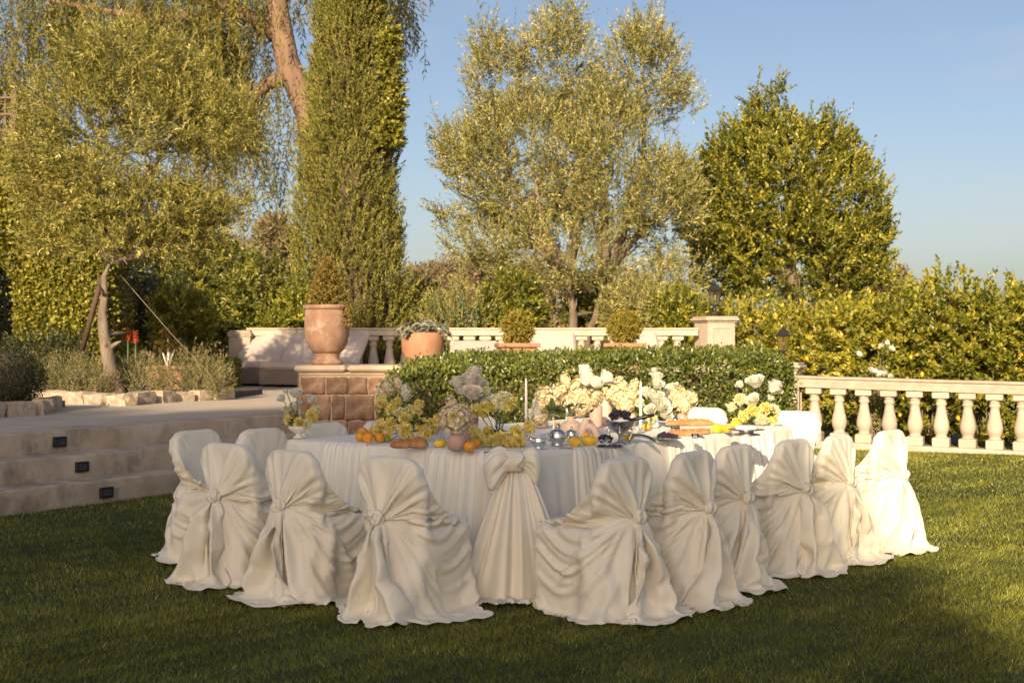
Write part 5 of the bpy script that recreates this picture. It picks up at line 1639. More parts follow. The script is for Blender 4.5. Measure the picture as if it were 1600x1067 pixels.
def bow_loop(side, seed, length=.215, drop=.13, fat=.085):
    rows_ = []
    nT, nP_ = 34, 64
    for i in range(nT + 1):
        t = i / nT
        cx_ = side * (.015 + length * t * (1 - .12 * t))
        cz = .745 + .035 * math.sin(t * 2.6) - drop * t ** 1.7
        co_ = .072 + .030 * math.sin(t * PI)
        rr = fat * (.30 + 1.05 * t ** .8) * math.sqrt(max(0, 1 - t ** 5)) + .004
        row = []
        for k in range(nP_):
            a = 2 * PI * k / nP_
            cre = math.sin(5 * a + 1.5 * math.sin(2 * a + seed) + 1.2 * t + seed)
            fo = 1 + .24 * (1 - t) ** .7 * cre + .07 * math.sin(9 * a + seed * 2 + 3 * t) + .05 * math.sin(3 * a - 5 * t)
            y = rr * .60 * math.sin(a) * fo
            z = rr * 1.0 * math.cos(a) * fo
            z = z if z > 0 else z * (1.0 + .55 * t)        # the loop sags below
            row.append(bw(cx_ + side * .22 * z * t, co_ + y, cz + z - rr * .25 * t))
        rows_.append(row)
    MB().grid(rows_, True, True).build('bow_loop', M['cloth'], tabl)
bow_loop(-1, 2, .185, .105, .080); bow_loop(1, 5, .14, .070, .064)
kb = MB()
kb.ball((0, 0, 0), .052, 24, 14, M=Matrix.Translation(bw(.0, .085, .742)) @ Matrix.Rotation(math.atan2(BS.y, BS.x), 4, 'Z'), sq=(1.05, .75, .85))
for k in range(5):
    a0 = -.9 + .45 * k
    kb.tube([bw(-.055 + .015 * k + .02 * math.sin(q * 3), .085 + .045 * math.cos(q), .742 + .050 * math.sin(q)) for q in np.linspace(-1.3, 1.6, 9)], .0125, 7)
kb.build('bow_knot', M['cloth'], tabl)

# ================================================================== things on the table
def tp(px, py):
    p = on_plane(px, py, TZ + .006)
    return p
# ---- blooms (meshes shared by all copies)
def with_ball(name, P, D_, N_, L, W, mat, val, fold, curl, ball, sq=1.0, bv=.35):
    """loose petals round a small solid heart"""
    me = leaf_mesh(name, P, D_, N_, L, W, mat, val, fold, curl)
    bm = bmesh.new(); bm.from_mesh(me)
    lay = bm.verts.layers.float.get('v')
    r_ = bmesh.ops.create_icosphere(bm, subdivisions=2, radius=ball)
    for v in r_['verts']:
        v[lay] = bv
        v.co *= 1 + .10 * math.sin(v.co.x * 400) * math.sin(v.co.y * 370 + v.co.z * 300)
        v.co.z *= sq
    bm.to_mesh(me); bm.free()
    return me
def petals_mesh(name, g, n, r_in, r_out, mat, ball=.9, pl=.5, pw=.5, ruff=.3):
    """ruffled ball of petals (carnation like)"""
    d = rand_unit(n, g)
    d[:, 2] = d[:, 2] * .75 + .35
    d = unit(d)
    P = d * r_in * g.uniform(.2, 1, (n, 1))
    D_ = unit(d + g.normal(0, ruff, d.shape))
    return with_ball(name, P, D_, g.normal(0, 1, d.shape) + d * .2, (r_out - r_in * .5) * g.uniform(.7, 1.1, n), (r_out * pw) * g.uniform(.7, 1.2, n), mat, g.uniform(0, 1, n), .30, .15, r_out * .72, .85)
g = np.random.default_rng(301)
CARN = [petals_mesh('carnation', g, 190, .018, .040, M['carnation'], ruff=.45, pw=.55) for k in range(3)]
PCARN = [petals_mesh('pale_carnation', g, 190, .018, .040, M['pale_carnation'], ruff=.45, pw=.55) for k in range(2)]
def rose_mesh(name, g, mat, r=.048, open_=.55, n=20):
    """cupped rose: curved petals wrapped in a spiral"""
    VV, FF, AA = [], [], []
    for k in range(n):
        t = (k + .5) / n
        a0 = k * 2.4
        rad = r * (.16 + .80 * t ** .8)
        h0, h1 = -.030 * (r / .048), .030 * (r / .048) * (1.25 - .75 * t)
        half = .75 - .1 * t + .35 * (1 - t)
        b = len(VV)
        for i, v in enumerate((0, .35, .7, 1)):
            for j, u in enumerate((-1, -.5, 0, .5, 1)):
                aa = a0 + u * half
                flare = rad * (.45 + .55 * v ** .6) * (1 + open_ * t * max(0, v - .6) * 1.6)
                z = h0 + (h1 - h0) * v * (1 - .22 * u * u * v) 
                z += .002 * math.sin(9 * aa + k)
                VV.append((flare * math.cos(aa), flare * math.sin(aa), z)); AA.append(min(1, .15 + .85 * t))
        for i in range(3):
            for j in range(4):
                FF.append((b + i * 5 + j, b + i * 5 + j + 1, b + (i + 1) * 5 + j + 1, b + (i + 1) * 5 + j))
    return mesh_np(name, np.array(VV), np.array(FF), mat, True, np.array(AA))
ROSE = [rose_mesh('rose', g, M['rose'], .050, .6), rose_mesh('rose', g, M['rose'], .044, .3, 16)]
WROSE = [rose_mesh('white_rose', g, M['white_petal'], .048, .5), rose_mesh('white_rose', g, M['white_petal'], .040, .35, 14)]
def floret_mesh(name, g, mat, rx, rz, n):
    """ball of small four petalled florets"""
    d = rand_unit(n, g)
    C = d * np.array([rx, rx, rz]) * g.uniform(.72, 1.02, (n, 1))
    A = unit(np.cross(d, rand_unit(n, g))); B = np.cross(d, A)
    P_, D_, N_ = [], [], []
    for q in range(4):
        a = q * PI / 2
        P_.append(C); D_.append(unit(A * math.cos(a) + B * math.sin(a) + d * .25)); N_.append(d)
    P_, D_, N_ = np.concatenate(P_), np.concatenate(D_), np.concatenate(N_)
    v = np.tile(g.uniform(0, 1, n), 4)
    return with_ball(name, P_, D_, N_, .0135, .012, mat, v, .15, 0, rx * .80, rz / rx, .2)
HYD = [floret_mesh('hydrangea', g, M['floret'], .058, .050, 150), floret_mesh('stock_spike', g, M['floret'], .034, .070, 110)]
PIT = floret_mesh('stock_spike', g, M['white_petal'], .028, .055, 80)
def leaf_tuft(g, n, l):
    d = rand_unit(n, g); d[:, 2] = np.abs(d[:, 2]) * .6
    return leaf_mesh('leaf_tuft', d * .01, d, g.normal(0, 1, d.shape), l * g.uniform(.6, 1.2, n), l * .45, M['leaf_green'], g.uniform(0, 1, n), .1)
TUFT = leaf_tuft(g, 16, .06)
STEMTAG = [0]
def place_flowers(t, origin, items, stem_from=None, seed=0):
    """items: (mesh, px, py, depth offset m, scale); stems run from the vase mouth to each bloom"""
    g = np.random.default_rng(seed)
    st = MB()
    o = Vector(origin)
    for me, px, py, dd, sc_ in items:
        D = o.y + dd
        p = at(px, D, py) - o
        v = Vector((p.x, p.y - .25 * abs(p.z) - .03, p.z + .015))
        tilt = Vector((p.x * 1.2, p.y - .07, max(.05, p.z * .6))).normalized()
        q = tilt.to_track_quat('Z', 'Y').to_euler()
        link(me.name.split('.')[0], me, t, p, q, sc_ * g.uniform(1.05, 1.22))
        if stem_from is not None:
            b = Vector(stem_from)
            st.tube([b, b.lerp(p, .5) + Vector((0, 0, .01)), p - tilt * .01], .0028, 5, cap=False)
    if stem_from is not None: st.build('stem', M['stem'], t)
def C_(k=0): return CARN[k % 3]
def arrangement(label, px, py, seed=0, cat='flower arrangement', name='flower_arrangement', group=None):
    p = tp(px, py)
    return thing(name, label, cat, p, 0, group), p
# 1 footed bowl far left
t, p = arrangement('small white footed bowl with pale carnations and lisianthus near the steps end', 467, 684)
MB().lathe([(.036, 0), (.038, .006), (.022, .014), (.018, .024), (.035, .034), (.062, .055), (.070, .075), (.066, .078), (.05, .06), (0, .055)], 24).build('bowl', M['white_ceramic'], t)
place_flowers(t, p, [(CARN[0], 468, 662, -.03, 1.0), (CARN[1], 486, 652, 0, 1.0), (PCARN[0], 492, 640, .03, .8), (CARN[2], 452, 656, .02, .8), (PCARN[1], 480, 664, -.04, .8), (CARN[0], 462, 650, .05, .75), (WROSE[1], 463, 614, 0, .95), (WROSE[1], 440, 622, .0, .75), (WROSE[1], 486, 624, 0, .8), (PCARN[0], 448, 640, 0, .7), (WROSE[0], 461, 634, .04, .75), (WROSE[1], 447, 611, .02, .45)], (0, 0, .06), 1)
link('leaf_tuft', TUFT, t, (0, 0, .09), (0, 0, 0), 1.2)
# fruit
ORANGE = MB().lathe([(.002, -.034), (.012, -.033), (.024, -.025), (.033, -.010), (.035, .002), (.031, .016), (.022, .027), (.010, .033), (.002, .0325)], 16).mesh('orange', M['orange'])
LEMON = MB().lathe([(.003, -.044), (.010, -.040), (.018, -.032), (.026, -.018), (.0285, 0), (.026, .018), (.018, .032), (.009, .040), (.005, .046), (.001, .048)], 16).mesh('lemon', M['lemon'])
def fruit(me, label, cat, px, py, s=1.0, lie=True, group=None, z=None, rz=None):
    p = tp(px, py)
    h = (.0335 if me is ORANGE else .0285) * s
    o = link(me.name.split('.')[0], me, None, (p.x, p.y, (z if z is not None else TZ + .003) + h), (PI / 2 if (lie and me is LEMON) else random.uniform(-.4, .4), random.uniform(-.3, .3) if me is ORANGE else 0, rz if rz is not None else random.uniform(0, 6)), s)
    tag(o, label, cat, group)
    return o
G1 = 'oranges piled beside the yellow carnations'
fruit(ORANGE, 'orange at the back of the pile, nearest the pier', 'orange', 567, 684, 1.05, group=G1)
fruit(ORANGE, 'front left orange of the pile by the carnation mound', 'orange', 564, 690, 1.0, group=G1)
fruit(ORANGE, 'frontmost orange of the pile by the carnation mound', 'orange', 575, 692, 1.0, group=G1)
fruit(ORANGE, 'deep orange fruit at the back of the pile touching the carnations', 'orange', 584, 682, 1.0, group=G1)
fruit(ORANGE, 'orange tucked against the carnation mound', 'orange', 593, 691, .95, group=G1)
# 2 carnation mound
t, p = arrangement('large mound of yellow carnations with cream stock rising behind, next to the oranges', 640, 688)
MB().lathe([(.05, 0), (.055, .01), (.08, .03), (.09, .055), (.082, .058), (0, .05)], 20).build('bowl', M['white_ceramic'], t)
place_flowers(t, p, [(CARN[i % 3], px, py, d, s) for i, (px, py, d, s) in enumerate([(633, 654, -.06, 1.1), (611, 663, -.06, 1.05), (634, 672, -.09, 1.1), (596, 664, -.02, 1.0), (657, 664, -.05, 1.05), (665, 676, -.08, 1.0), (650, 645, 0, 1.0), (672, 663, .0, .95), (612, 640, .02, 1.0), (598, 628, .05, 1.0), (620, 630, .06, .9), (606, 680, -.08, .9), (642, 688, -.08, .85), (684, 655, .04, .8), (676, 670, .02, .8), (592, 672, 0, .85), (655, 632, .06, .75), (604, 690, -.05, .9)])], (0, 0, .05), 2)
place_flowers(t, p, [(HYD[1], 606, 606, .06, .9), (PIT, 634, 612, .06, 1.0), (HYD[1], 622, 600, .08, .8), (PIT, 598, 612, .07, .8), (PCARN[0], 640, 640, .02, .85), (PCARN[1], 624, 645, 0, .9)], (0, 0, .05), 3)
for q in ((.05, -.06, .11), (-.04, -.05, .10), (.0, .0, .16), (-.07, 0, .14)): link('leaf_tuft', TUFT, t, q, (0, 0, q[0] * 40), 1.0)
# bread loaves
def loaf(label, px, py, size, rz, seed, name='bread_loaf', cat='bread', slashes=3):
    g = np.random.default_rng(seed)
    p = tp(px, py)
    t = thing(name, label, cat, (p.x, p.y, TZ + .003), rz)
    L_, W_, H_ = size
    rows_ = []
    for i in range(25):
        u = -1 + 2 * i / 24
        e = max(0.03, (1 - abs(u) ** 3.2)) ** .55
        row = []
        for k in range(20):
            a = 2 * PI * k / 20
            y, z = math.cos(a), math.sin(a)
            z = z if z > 0 else z * .35
            r_ = 1 + .05 * float(snoise(np.array([u * 3, y, z + seed]), 2.5, 1))
            row.append((u * L_ / 2, y * W_ / 2 * e * r_, H_ * .28 + z * H_ * .72 * e * r_))
        rows_.append(row)
    MB().grid(rows_, True, True).build('crust', M['crust'], t)
    for i in range(slashes):
        u = (i + 1) / (slashes + 1) * 2 - 1
        w = W_ * .36
        MB().tube([(u * L_ / 2 - L_ * .04, -w, H_ * .86), (u * L_ / 2, 0, H_ * 1.005), (u * L_ / 2 + L_ * .04, w, H_ * .86)], [.002, min(.008, L_ * .03), .002], 6).build('slash', M['crumb'], t)
    return t
loaf('round brown bread loaf under the yellow carnation mound', 627, 700, (.13, .085, .058), .3, 1, slashes=2)
loaf('paler cut bread loaf touching the round one beneath the carnations', 653, 700, (.12, .085, .066), .1, 2, slashes=2)
# small vases, candle block
def lathe_vase(label, px, py, prof, mat, s=1.0, name='vase', cat='vase', seg=28, group=None):
    p = tp(px, py)
    t = thing(name, label, cat, p, 0, group)
    MB().lathe([(r_ * s, z * s) for r_, z in prof], seg).build('body', mat, t)
    return t, p
t, p = lathe_vase('stout white pillar candle with a mushroom cap between the loaves and the roses', 692, 685, [(.014, 0), (.014, .05), (.0145, .052)], M['wax'], 1.1, 'pillar_candle', 'candle')
MB().lathe([(.004, .055), (.030, .058), (.034, .068), (.026, .086), (.010, .096), (.001, .098)], 18).build('cap', M['blush_ceramic'], t)
lathe_vase('low pink bowl behind the white pillar candle', 677, 678, [(.03, 0), (.045, .012), (.052, .03), (.046, .048), (.03, .06), (.022, .058), (0, .05)], M['pink_ceramic'], .9, 'bowl', 'bowl')
BALLV = [(.018, 0), (.032, .006), (.046, .022), (.052, .044), (.049, .066), (.038, .084), (.022, .094), (.016, .094), (.014, .085), (0, .08)]
t, p = lathe_vase('round pink ball vase holding a cream hydrangea ball beside the corner bow', 713, 705, BALLV, M['pink_ceramic'], 1.06)
hb_, hp = thing('flower_arrangement', 'cream hydrangea cluster above the round pink ball vase', 'flower arrangement', p), p
place_flowers(hb_, p, [(HYD[0], 712, 655, 0, 1.25), (HYD[0], 700, 648, .04, .9), (HYD[0], 722, 645, .05, .9), (CARN[0], 708, 650, -.07, .6), (HYD[1], 706, 634, .05, .8)], (0, 0, .09), 4)
fruit(LEMON, 'yellow lemon between the bread loaves and the pink ball vase', 'lemon', 688, 699, .95, rz=1.9)
fruit(ORANGE, 'orange nearest the bow, right of the pink ball vase', 'orange', 733, 706, .95)
fruit(ORANGE, 'orange half hidden behind the pink ball vase and the bow', 'orange', 742, 700, .95)
# taupe curved vase with white roses
p = tp(733, 692)
t = thing('vase', 'tall curved taupe vase with white roses left of the tapers', 'vase', p)
MB().tube([(-.012, 0, 0), (-.014, 0, .03), (.0, 0, .075), (.022, 0, .115), (.03, 0, .15), (.026, 0, .168)], [.038, .047, .044, .034, .029, .031], 20).build('body', M['taupe_ceramic'], t)
t2 = thing('flower_arrangement', 'tall cluster of big white roses rising from the curved taupe vase', 'flower arrangement', p)
place_flowers(t2, p, [(ROSE[0], 735, 592, 0, .95), (ROSE[0], 738, 614, -.05, 1.0), (ROSE[1], 714, 597, .02, 1.0), (ROSE[0], 749, 596, .04, .85), (ROSE[1], 741, 579, .05, 1.0), (ROSE[1], 722, 608, .05, 1.0), (PCARN[0], 758, 612, .05, .9), (HYD[1], 746, 625, .05, .7), (ROSE[1], 756, 628, .05, .9)], (.026, 0, .165), 5)
# carnations at the corner
t, p = arrangement('yellow carnation arrangement with bare stems standing right above the corner bow', 778, 697)
MB().lathe([(.05, 0), (.055, .01), (.075, .025), (.08, .04), (.07, .042), (0, .03)], 20).build('bowl', M['white_ceramic'], t)
place_flowers(t, p, [(CARN[i % 3], px, py, d, s) for i, (px, py, d, s) in enumerate([(748, 682, -.03, 1.0), (763, 676, -.02, .95), (783, 684, -.07, 1.0), (806, 676, -.04, 1.1), (810, 690, -.06, .95), (826, 668, .02, .95), (755, 690, -.06, .8), (795, 692, -.08, .85), (770, 688, -.07, .8), (742, 672, .02, .8)])], (0, 0, .03), 6)
place_flowers(t, p, [(CARN[0], 744, 642, .06, 1.0), (CARN[1], 757, 640, .03, 1.1), (PCARN[0], 783, 630, 0, 1.15), (CARN[2], 793, 633, .0, 1.15), (CARN[0], 776, 634, .03, .9), (PCARN[1], 788, 622, .03, 1.0), (CARN[1], 800, 628, .04, .9), (WROSE[1], 771, 622, .06, .8)], (0, 0, .03), 7)
for q in ((.03, -.05, .03), (-.05, -.04, .04), (.0, .02, .08), (.06, 0, .06)): link('leaf_tuft', TUFT, t, q, (0, 0, q[0] * 60), .9)
# silver
def silver_pot(label, px, py, s=1.0, handle=True, spout=False, lid=True, name='sugar_pot', cat='silver pot'):
    p = tp(px, py)
    t = thing(name, label, cat, p, .3)
    t.scale = (s, s, s)
    MB().lathe([(.038, 0), (.042, .004), (.038, .010), (.033, .016), (.044, .026), (.050, .042), (.049, .060), (.045, .072), (.046, .076)], 28, ripple=0).build('body', M['silver'], t)
    if lid:
        ld = MB().lathe([(.047, .076), (.045, .084), (.034, .094), (.018, .101), (.008, .104)], 24).build('lid', M['silver'], t)
        MB().lathe([(.005, .103), (.010, .110), (.011, .117), (.006, .124), (.001, .128)], 12).build('knob', M['silver'], ld)
    if handle:
        for sd in ((1,) if spout else (-1, 1)):
            MB().tube([(sd * .044, 0, .065), (sd * .066, 0, .072), (sd * .074, 0, .052), (sd * .062, 0, .032), (sd * .046, 0, .030)], .0042, 7).build('handle', M['silver'], t)
    if spout:
        MB().tube([(-.040, 0, .05), (-.056, 0, .066), (-.066, 0, .084)], [.018, .013, .010], 10).build('spout', M['silver'], t)
    return t
silver_pot('open silver cream jug nearest the corner bow', 842, 701, .82, True, True, False, 'cream_jug', 'cream jug')
silver_pot('larger lidded silver sugar pot behind the cream jug', 871, 696, .98)
silver_pot('smaller lidded silver pot at the shoulder of the larger one', 893, 690, .74, True, False)
# tapers
def taper(label, px, pyt, pyb, s=1.0):
    p = tp(px, pyb)
    top = at(px, p.y, pyt).z
    t = thing('taper_candle', label, 'candle', p, 0, 'white taper candles on the table')
    MB().lathe([(.026, 0), (.026, .006), (.012, .010), (.011, .030), (.014, .034)], 16).build('candlestick', M['glass'], t)
    h = top - TZ
    cd = MB().lathe([(.0105 * s, .030), (.0100 * s, .06), (.0075 * s, h - .02), (.004 * s, h - .004), (.001, h)], 14).build('candle', M['wax'], t)
    MB().tube([(0, 0, h - .002), (.001, 0, h + .008)], .0011, 5).build('wick', M['black_handle'], cd)
taper('tall white taper candle rising just right of the carnation stems', 822, 592, 688)
taper('white taper candle left of the round flask vase', 865, 601, 682)
taper('white taper candle among the cream flowers behind the silver bowl', 1001, 596, 676)
taper('short white taper candle behind the round flask vase', 886, 597, 668)
# vases in the middle
t, p = lathe_vase('round blush flask vase with a short neck behind the silver pots', 892, 684, [(.035, 0), (.05, .006), (.068, .03), (.074, .06), (.068, .088), (.048, .108), (.026, .118), (.024, .135), (.028, .142), (.022, .142), (.018, .12), (0, .11)], M['blush_ceramic'], .98)
t2 = thing('flower_arrangement', 'wide cream stock bouquet spreading over the round blush flask', 'flower arrangement', p)
place_flowers(t2, p, [(HYD[i % 2], px, py, d, s) for i, (px, py, d, s) in enumerate([(850, 618, .1, 1.1), (862, 628, .06, .95), (874, 612, .12, 1.0), (900, 608, .1, 1.1), (908, 622, .04, 1.2), (922, 632, .03, 1.1), (895, 628, .02, 1.1), (884, 596, .15, .9), (930, 618, .1, 1.0), (912, 640, .0, 1.0), (845, 632, .08, .8)])], (0, 0, .14), 8)
place_flowers(t2, p, [(ROSE[0], 918, 592, .06, 1.15), (ROSE[1], 932, 597, .02, 1.15), (ROSE[0], 948, 590, .06, 1.0), (ROSE[1], 914, 578, .09, 1.0), (ROSE[1], 836, 645, .0, 1.1), (HYD[1], 842, 656, -.02, .8), (WROSE[1], 838, 628, .08, .8)], (0, 0, .14), 9)
link('leaf_tuft', TUFT, t2, (.03, -.02, .2), (0, 0, 0), 1.4); link('leaf_tuft', TUFT, t2, (-.12, 0, .17), (0, 0, 2), 1.4)
lathe_vase('plain pink cylinder vase left of the round blush flask', 846, 668, [(.045, 0), (.05, .01), (.05, .10), (.046, .105), (.042, .1), (0, .09)], M['pink_ceramic'], 1.0)
lathe_vase('tall pink cylinder vase behind the silver berry bowl', 931, 668, [(.036, 0), (.04, .01), (.04, .13), (.036, .135), (.032, .13), (0, .11)], M['pink_ceramic'], 1.2)
lathe_vase('tall blush bottle vase standing at the back behind the silver berry bowl', 946, 664, [(.04, 0), (.046, .01), (.048, .10), (.044, .14), (.030, .18), (.022, .205), (.025, .215), (.018, .21), (0, .15)], M['blush_ceramic'], 1.05)
p = tp(920, 688)
t = thing('vase', 'blush vase shaped like an open ring beside the silver berry bowl', 'vase', p)
mb = MB()
mb.tube([(-.055, 0, .0), (-.050, 0, .04), (-.032, 0, .085), (-.018, 0, .12), (-.016, 0, .135)], [.028, .030, .030, .022, .020], 16)
mb.tube([(-.036, 0, .075), (-.005, 0, .092), (.028, 0, .078), (.046, 0, .048), (.05, 0, .0)], [.026, .024, .024, .025, .026], 16)
mb.build('body', M['blush_ceramic'], t)
fruit(LEMON, 'lemon standing in front of the smaller silver pot', 'lemon', 898, 698, 1.1, rz=.8)
fruit(LEMON, 'lemon in front of the ring shaped vase', 'lemon', 920, 696, 1.15, rz=1.4)
fruit(ORANGE, 'orange resting behind the two lemons at the ring shaped vase', 'orange', 914, 688, .9)
fruit(ORANGE, 'orange fruit beside the white taper and the flask vase', 'orange', 870, 672, .85)
# silver footed bowl with berries and cream
p = tp(969, 694)
t = thing('footed_bowl', 'tall silver footed bowl heaped with dark berries and cream', 'silver bowl', p)
MB().lathe([(.052, 0), (.055, .005), (.04, .012), (.016, .022), (.012, .04), (.014, .06), (.03, .072), (.062, .092), (.082, .115), (.090, .135), (.098, .142), (.095, .145), (.084, .135), (.055, .105), (0, .095)], 32).build('bowl', M['silver_rough'], t)
for k in range(3):
    a = .4 + k * 2 * PI / 3
    MB().tube([(.072 * math.cos(a), .072 * math.sin(a), .105), (.085 * math.cos(a), .085 * math.sin(a), .07), (.062 * math.cos(a), .062 * math.sin(a), .03), (.068 * math.cos(a), .068 * math.sin(a), .0)], .005, 7).build('leg', M['silver_rough'], t)
cm = MB()
g = np.random.default_rng(401)
cm.ball((0, -.02, .135), .06, 18, 10, sq=(1.1, .9, .45))
cm.build('whipped_cream', M['cream'], t)
def blackberry():
    g = np.random.default_rng(5)
    mb = MB()
    for k in range(22):
        z = -1 + 2 * (k + .5) / 22; a = k * 2.4; r_ = math.sqrt(1 - z * z)
        mb.ball((.0085 * r_ * math.cos(a), .0085 * r_ * math.sin(a), .010 * z), .0042, 6, 4)
    return mb.mesh('blackberry', M['berry'])
BB = blackberry()
BLUE = MB().ball((0, 0, 0), .0078, 10, 7, sq=(1, 1, .9)).mesh('blueberry', M['berry'])
for k in range(34):
    a, rr = g.uniform(0, 6.28), .062 * math.sqrt(g.uniform(0, 1))
    x, y = rr * math.cos(a) * 1.1, rr * math.sin(a) + .022
    link('blackberry', BB, t, (x, y, .158 + .030 * (1 - (rr / .07) ** 2) + g.uniform(0, .012)), (g.uniform(0, 3), g.uniform(0, 3), 0), 1.15)
for k in range(5): link('blackberry', BB, t, (g.uniform(-.06, .06), -.05 + g.uniform(-.01, .01), .158), (g.uniform(0, 3), 0, 0), 1.05)
q = thing('knife', 'black handled knife resting across the silver berry bowl', 'knife', p + Vector((.075, -.045, .152)), -.15)
MB().tube([(-.03, 0, -.004), (.02, 0, .004), (.075, 0, .018), (.125, 0, .028)], [.008, .011, .012, .009], 10).build('handle', M['black_handle'], q)
MB().box((-.085, 0, -.010), (.12, .003, .018)).build('blade', M['silver'], q)
# glass bowl of berries
p = tp(946, 696)
t = thing('glass_bowl', 'small glass bowl of blueberries in front of the silver footed bowl', 'glass bowl', p)
MB().lathe([(.025, 0), (.028, .004), (.022, .010), (.035, .022), (.046, .042), (.049, .05), (.046, .05), (.040, .036), (.02, .018), (0, .015)], 24).build('bowl', M['glass'], t)
for k in range(30):
    a, rr = g.uniform(0, 6.28), .036 * math.sqrt(g.uniform(0, 1))
    link('blueberry', BLUE, t, (rr * math.cos(a), rr * math.sin(a), .045 + .014 * (1 - (rr / .04) ** 2) + g.uniform(-.01, .006)), (0, 0, 0), g.uniform(.9, 1.2))
# silver plate under it
t = thing('plate', 'flat silver plate of scattered berries at the table edge', 'plate', tp(952, 700))
MB().lathe([(.05, 0), (.07, .003), (.088, .009), (.087, .011), (.068, .006), (0, .004)], 32).build('dish', M['silver_rough'], t)
for k in range(16):
    a, rr = g.uniform(0, 6.28), .066 * math.sqrt(g.uniform(.2, 1))
    link('blueberry', BLUE, t, (rr * math.cos(a), rr * math.sin(a), .013), (0, 0, 0), g.uniform(.9, 1.1))
# silver scoop
p = tp(1004, 690)
t = thing('silver_scoop', 'shallow silver serving scoop lying on the table edge', 'serving scoop', p, -.45)
rows_ = []
for i in range(13):
    u = i / 12
    w = .042 * math.sin(min(1, u * .8 + .25) * PI) ** .6 * (1 - .25 * u)
    rows_.append([((u - .5) * .17, w * v, .030 - .026 * u + .016 * (v * v) + .010 * math.sin(u * PI)) for v in np.linspace(-1, 1, 9)])
rows2 = [[(x, y, z - .004) for x, y, z in r_] for r_ in rows_]
MB().grid(rows_).grid([r_[::-1] for r_ in rows2]).build('scoop', M['silver'], t)
MB().tube([(-.085, 0, .034), (-.12, 0, .045), (-.145, 0, .04)], [.010, .006, .007], 8).build('handle', M['silver'], t)
fruit(LEMON, 'lemon behind the silver serving scoop', 'lemon', 980, 688, 1.1, rz=1.3)
fruit(LEMON, 'small lemon at the foot of the white roses behind the scoop', 'lemon', 1010, 672, .95, rz=.4)
# plate of berries and baguettes
t = thing('plate', 'oval silver plate of blackberries beside the baguettes', 'plate', tp(1042, 686))
MB().lathe([(.05, 0), (.075, .003), (.095, .010), (.094, .012), (.072, .006), (0, .004)], 32).build('dish', M['silver_rough'], t)
for k in range(24):
    a, rr = g.uniform(0, 6.28), .060 * math.sqrt(g.uniform(0, 1))
    link('blackberry', BB, t, (rr * math.cos(a), rr * math.sin(a), .018 + .030 * (1 - rr / .06) * g.uniform(.3, 1)), (g.uniform(0, 3), g.uniform(0, 3), 0), 1.1)
loaf('long crisp baguette lying on top at the back of the bread board', 1078, 672, (.36, .062, .052), .12, 5, 'baguette', 'baguette', 6).location.z = TZ + .034
loaf('shorter baguette in front of the long one', 1070, 681, (.25, .062, .048), .10, 6, 'baguette', 'baguette', 4)
loaf('dark baguette end poking out under the long baguette', 1095, 678, (.14, .055, .042), .25, 7, 'baguette', 'baguette', 2)
p = tp(1055, 672)
t = thing('glass_jar', 'small lidded glass jar behind the baguettes', 'jar', p)
MB().lathe([(.03, 0), (.032, .004), (.033, .06), (.028, .07), (.026, .066), (.028, .01), (0, .006)], 20).build('jar_body', M['glass'], t)
MB().lathe([(.030, .070), (.031, .078), (.018, .088), (.008, .092), (.009, .10), (.001, .104)], 18).build('lid', M['silver'], t)
p = tp(1086, 685)
t = thing('glass_dish', 'tiny clear glass dish in front of the baguettes', 'glass dish', p)
MB().lathe([(.018, 0), (.02, .004), (.026, .03), (.024, .03), (.018, .008), (0, .006)], 18).build('bowl', M['glass'], t)
fruit(LEMON, 'lemon next to the end of the long baguette', 'lemon', 1120, 676, 1.15, rz=1.7)
fruit(LEMON, 'lemon touching the silver cake tray', 'lemon', 1136, 676, 1.0, rz=.5)
fruit(LEMON, 'lemon tucked behind the silver cake tray under the pale flowers', 'lemon', 1150, 668, 1.1, rz=2.0)
# right hand flowers
p = tp(1022, 668)
t = thing('flower_arrangement', 'tall column of greenish white roses between the taper and the hydrangeas', 'flower arrangement', p)
MB().lathe([(.03, 0), (.036, .01), (.03, .05), (.024, .08), (.028, .09), (0, .07)], 18).build('vase_body', M['white_ceramic'], t)
place_flowers(t, p, [(WROSE[0], 1026, 588, .02, 1.0), (WROSE[1], 1027, 600, -.03, 1.1), (WROSE[0], 1025, 620, 0, 1.2), (WROSE[0], 1034, 634, -.05, 1.3), (WROSE[1], 1016, 640, -.03, 1.1), (WROSE[1], 1008, 612, .04, 1.1), (WROSE[0], 1040, 646, -.04, 1.1), (PCARN[0], 1018, 655, -.05, .9), (PCARN[1], 1000, 630, .03, .8), (WROSE[1], 1022, 578, .03, .6)], (0, 0, .08), 11)
p = tp(1066, 664)
t = thing('flower_arrangement', 'cream hydrangea bouquet in a pink vase behind the baguettes', 'flower arrangement', p)
MB().lathe([(.03, 0), (.04, .01), (.044, .05), (.036, .085), (.03, .09), (0, .07)], 20).build('vase_body', M['pink_ceramic'], t)
place_flowers(t, p, [(HYD[0], 1066, 628, 0, 1.35), (HYD[0], 1054, 618, .05, 1.1), (HYD[0], 1078, 622, .05, 1.1), (HYD[1], 1070, 640, -.04, .9), (WROSE[0], 1048, 608, .04, 1.15), (HYD[0], 1060, 612, .08, .9)], (0, 0, .09), 12)
p = tp(985, 666)
t = thing('flower_arrangement', 'tall cream stock flowers behind the silver berry bowl', 'flower arrangement', p)
MB().lathe([(.03, 0), (.036, .01), (.04, .06), (.034, .1), (.03, .1), (0, .08)], 20).build('vase_body', M['blush_ceramic'], t)
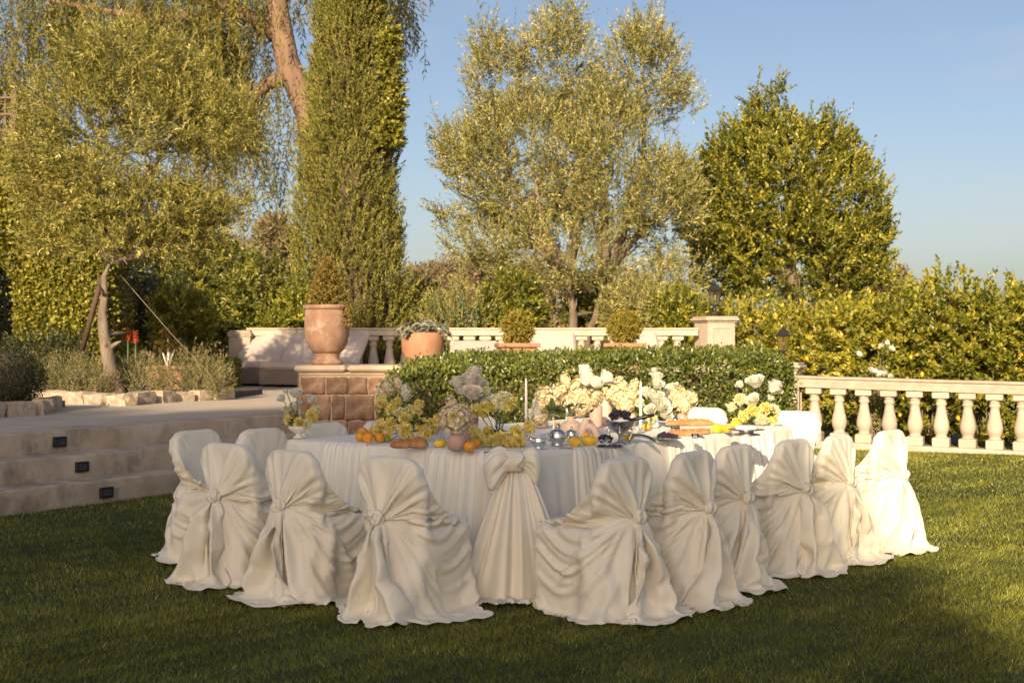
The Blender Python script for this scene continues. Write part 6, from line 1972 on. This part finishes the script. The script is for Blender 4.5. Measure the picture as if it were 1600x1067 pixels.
place_flowers(t, p, [(HYD[1], 972, 606, .02, 1.1), (HYD[0], 968, 620, 0, 1.1), (HYD[0], 984, 618, .03, 1.15), (HYD[1], 990, 606, .04, 1.0), (HYD[1], 962, 606, .05, 1.0), (HYD[0], 978, 632, -.04, 1.0), (HYD[1], 955, 618, .03, 1.0)], (0, 0, .09), 13)
link('leaf_tuft', TUFT, t, (-.06, 0, .2), (0, 0, 0), 1.3)
# cake tray and bouquet at the far end
p = tp(1166, 680)
t = thing('cake_tray', 'round silver tray with a small white cake at the sunlit table end', 'tray', p)
MB().lathe([(.09, 0), (.10, .006), (.085, .012), (.05, .016), (.05, .03), (.10, .034), (.125, .038), (.124, .042), (0, .038)], 32).build('tray_dish', M['silver_rough'], t)
MB().lathe([(.072, .042), (.075, .046), (.074, .062), (.066, .066), (0, .067)], 28).build('cake', M['cream'], t)
p = tp(1190, 664)
t = thing('flower_arrangement', 'sunlit bouquet of white roses and yellow carnations at the far table end', 'flower arrangement', p)
MB().lathe([(.04, 0), (.05, .01), (.07, .04), (.075, .06), (.065, .06), (0, .04)], 20).build('bowl', M['white_ceramic'], t)
place_flowers(t, p, [(WROSE[0], 1180, 596, 0, 1.2), (WROSE[1], 1156, 600, .05, .9), (WROSE[0], 1210, 606, .02, 1.1), (WROSE[1], 1214, 600, .0, .9), (PCARN[0], 1157, 624, .0, 1.1), (WROSE[0], 1176, 626, -.03, 1.0), (CARN[0], 1196, 640, -.05, 1.2), (CARN[1], 1176, 642, -.05, 1.15), (PCARN[1], 1208, 642, -.03, 1.2), (CARN[2], 1162, 650, -.05, 1.0), (PCARN[0], 1190, 654, -.08, 1.0), (CARN[0], 1208, 655, -.05, 1.0), (PCARN[1], 1144, 636, .03, .8), (WROSE[1], 1204, 622, .02, .7), (PCARN[0], 1186, 640, .02, 1.1), (CARN[1], 1150, 660, -.03, .8)], (0, 0, .05), 14)
for q in ((.03, -.05, .08), (-.08, -.02, .08), (.0, .02, .14), (-.04, -.05, .05)): link('leaf_tuft', TUFT, t, q, (0, 0, q[0] * 60), 1.2)
# white roses of the hedge and of the bush behind the balustrade
rbt = rb
for px, py in ((1361, 578), (1368, 581), (1376, 584), (1384, 583), (1392, 587), (1378, 540), (1386, 535), (1393, 545), (1342, 553)):
    p = at(px, 17.55, py)
    link('white_bloom', WROSE[1], rbt, p - Vector(rbt.location), (1.2, 0, random.uniform(0, 6)), 1.15)
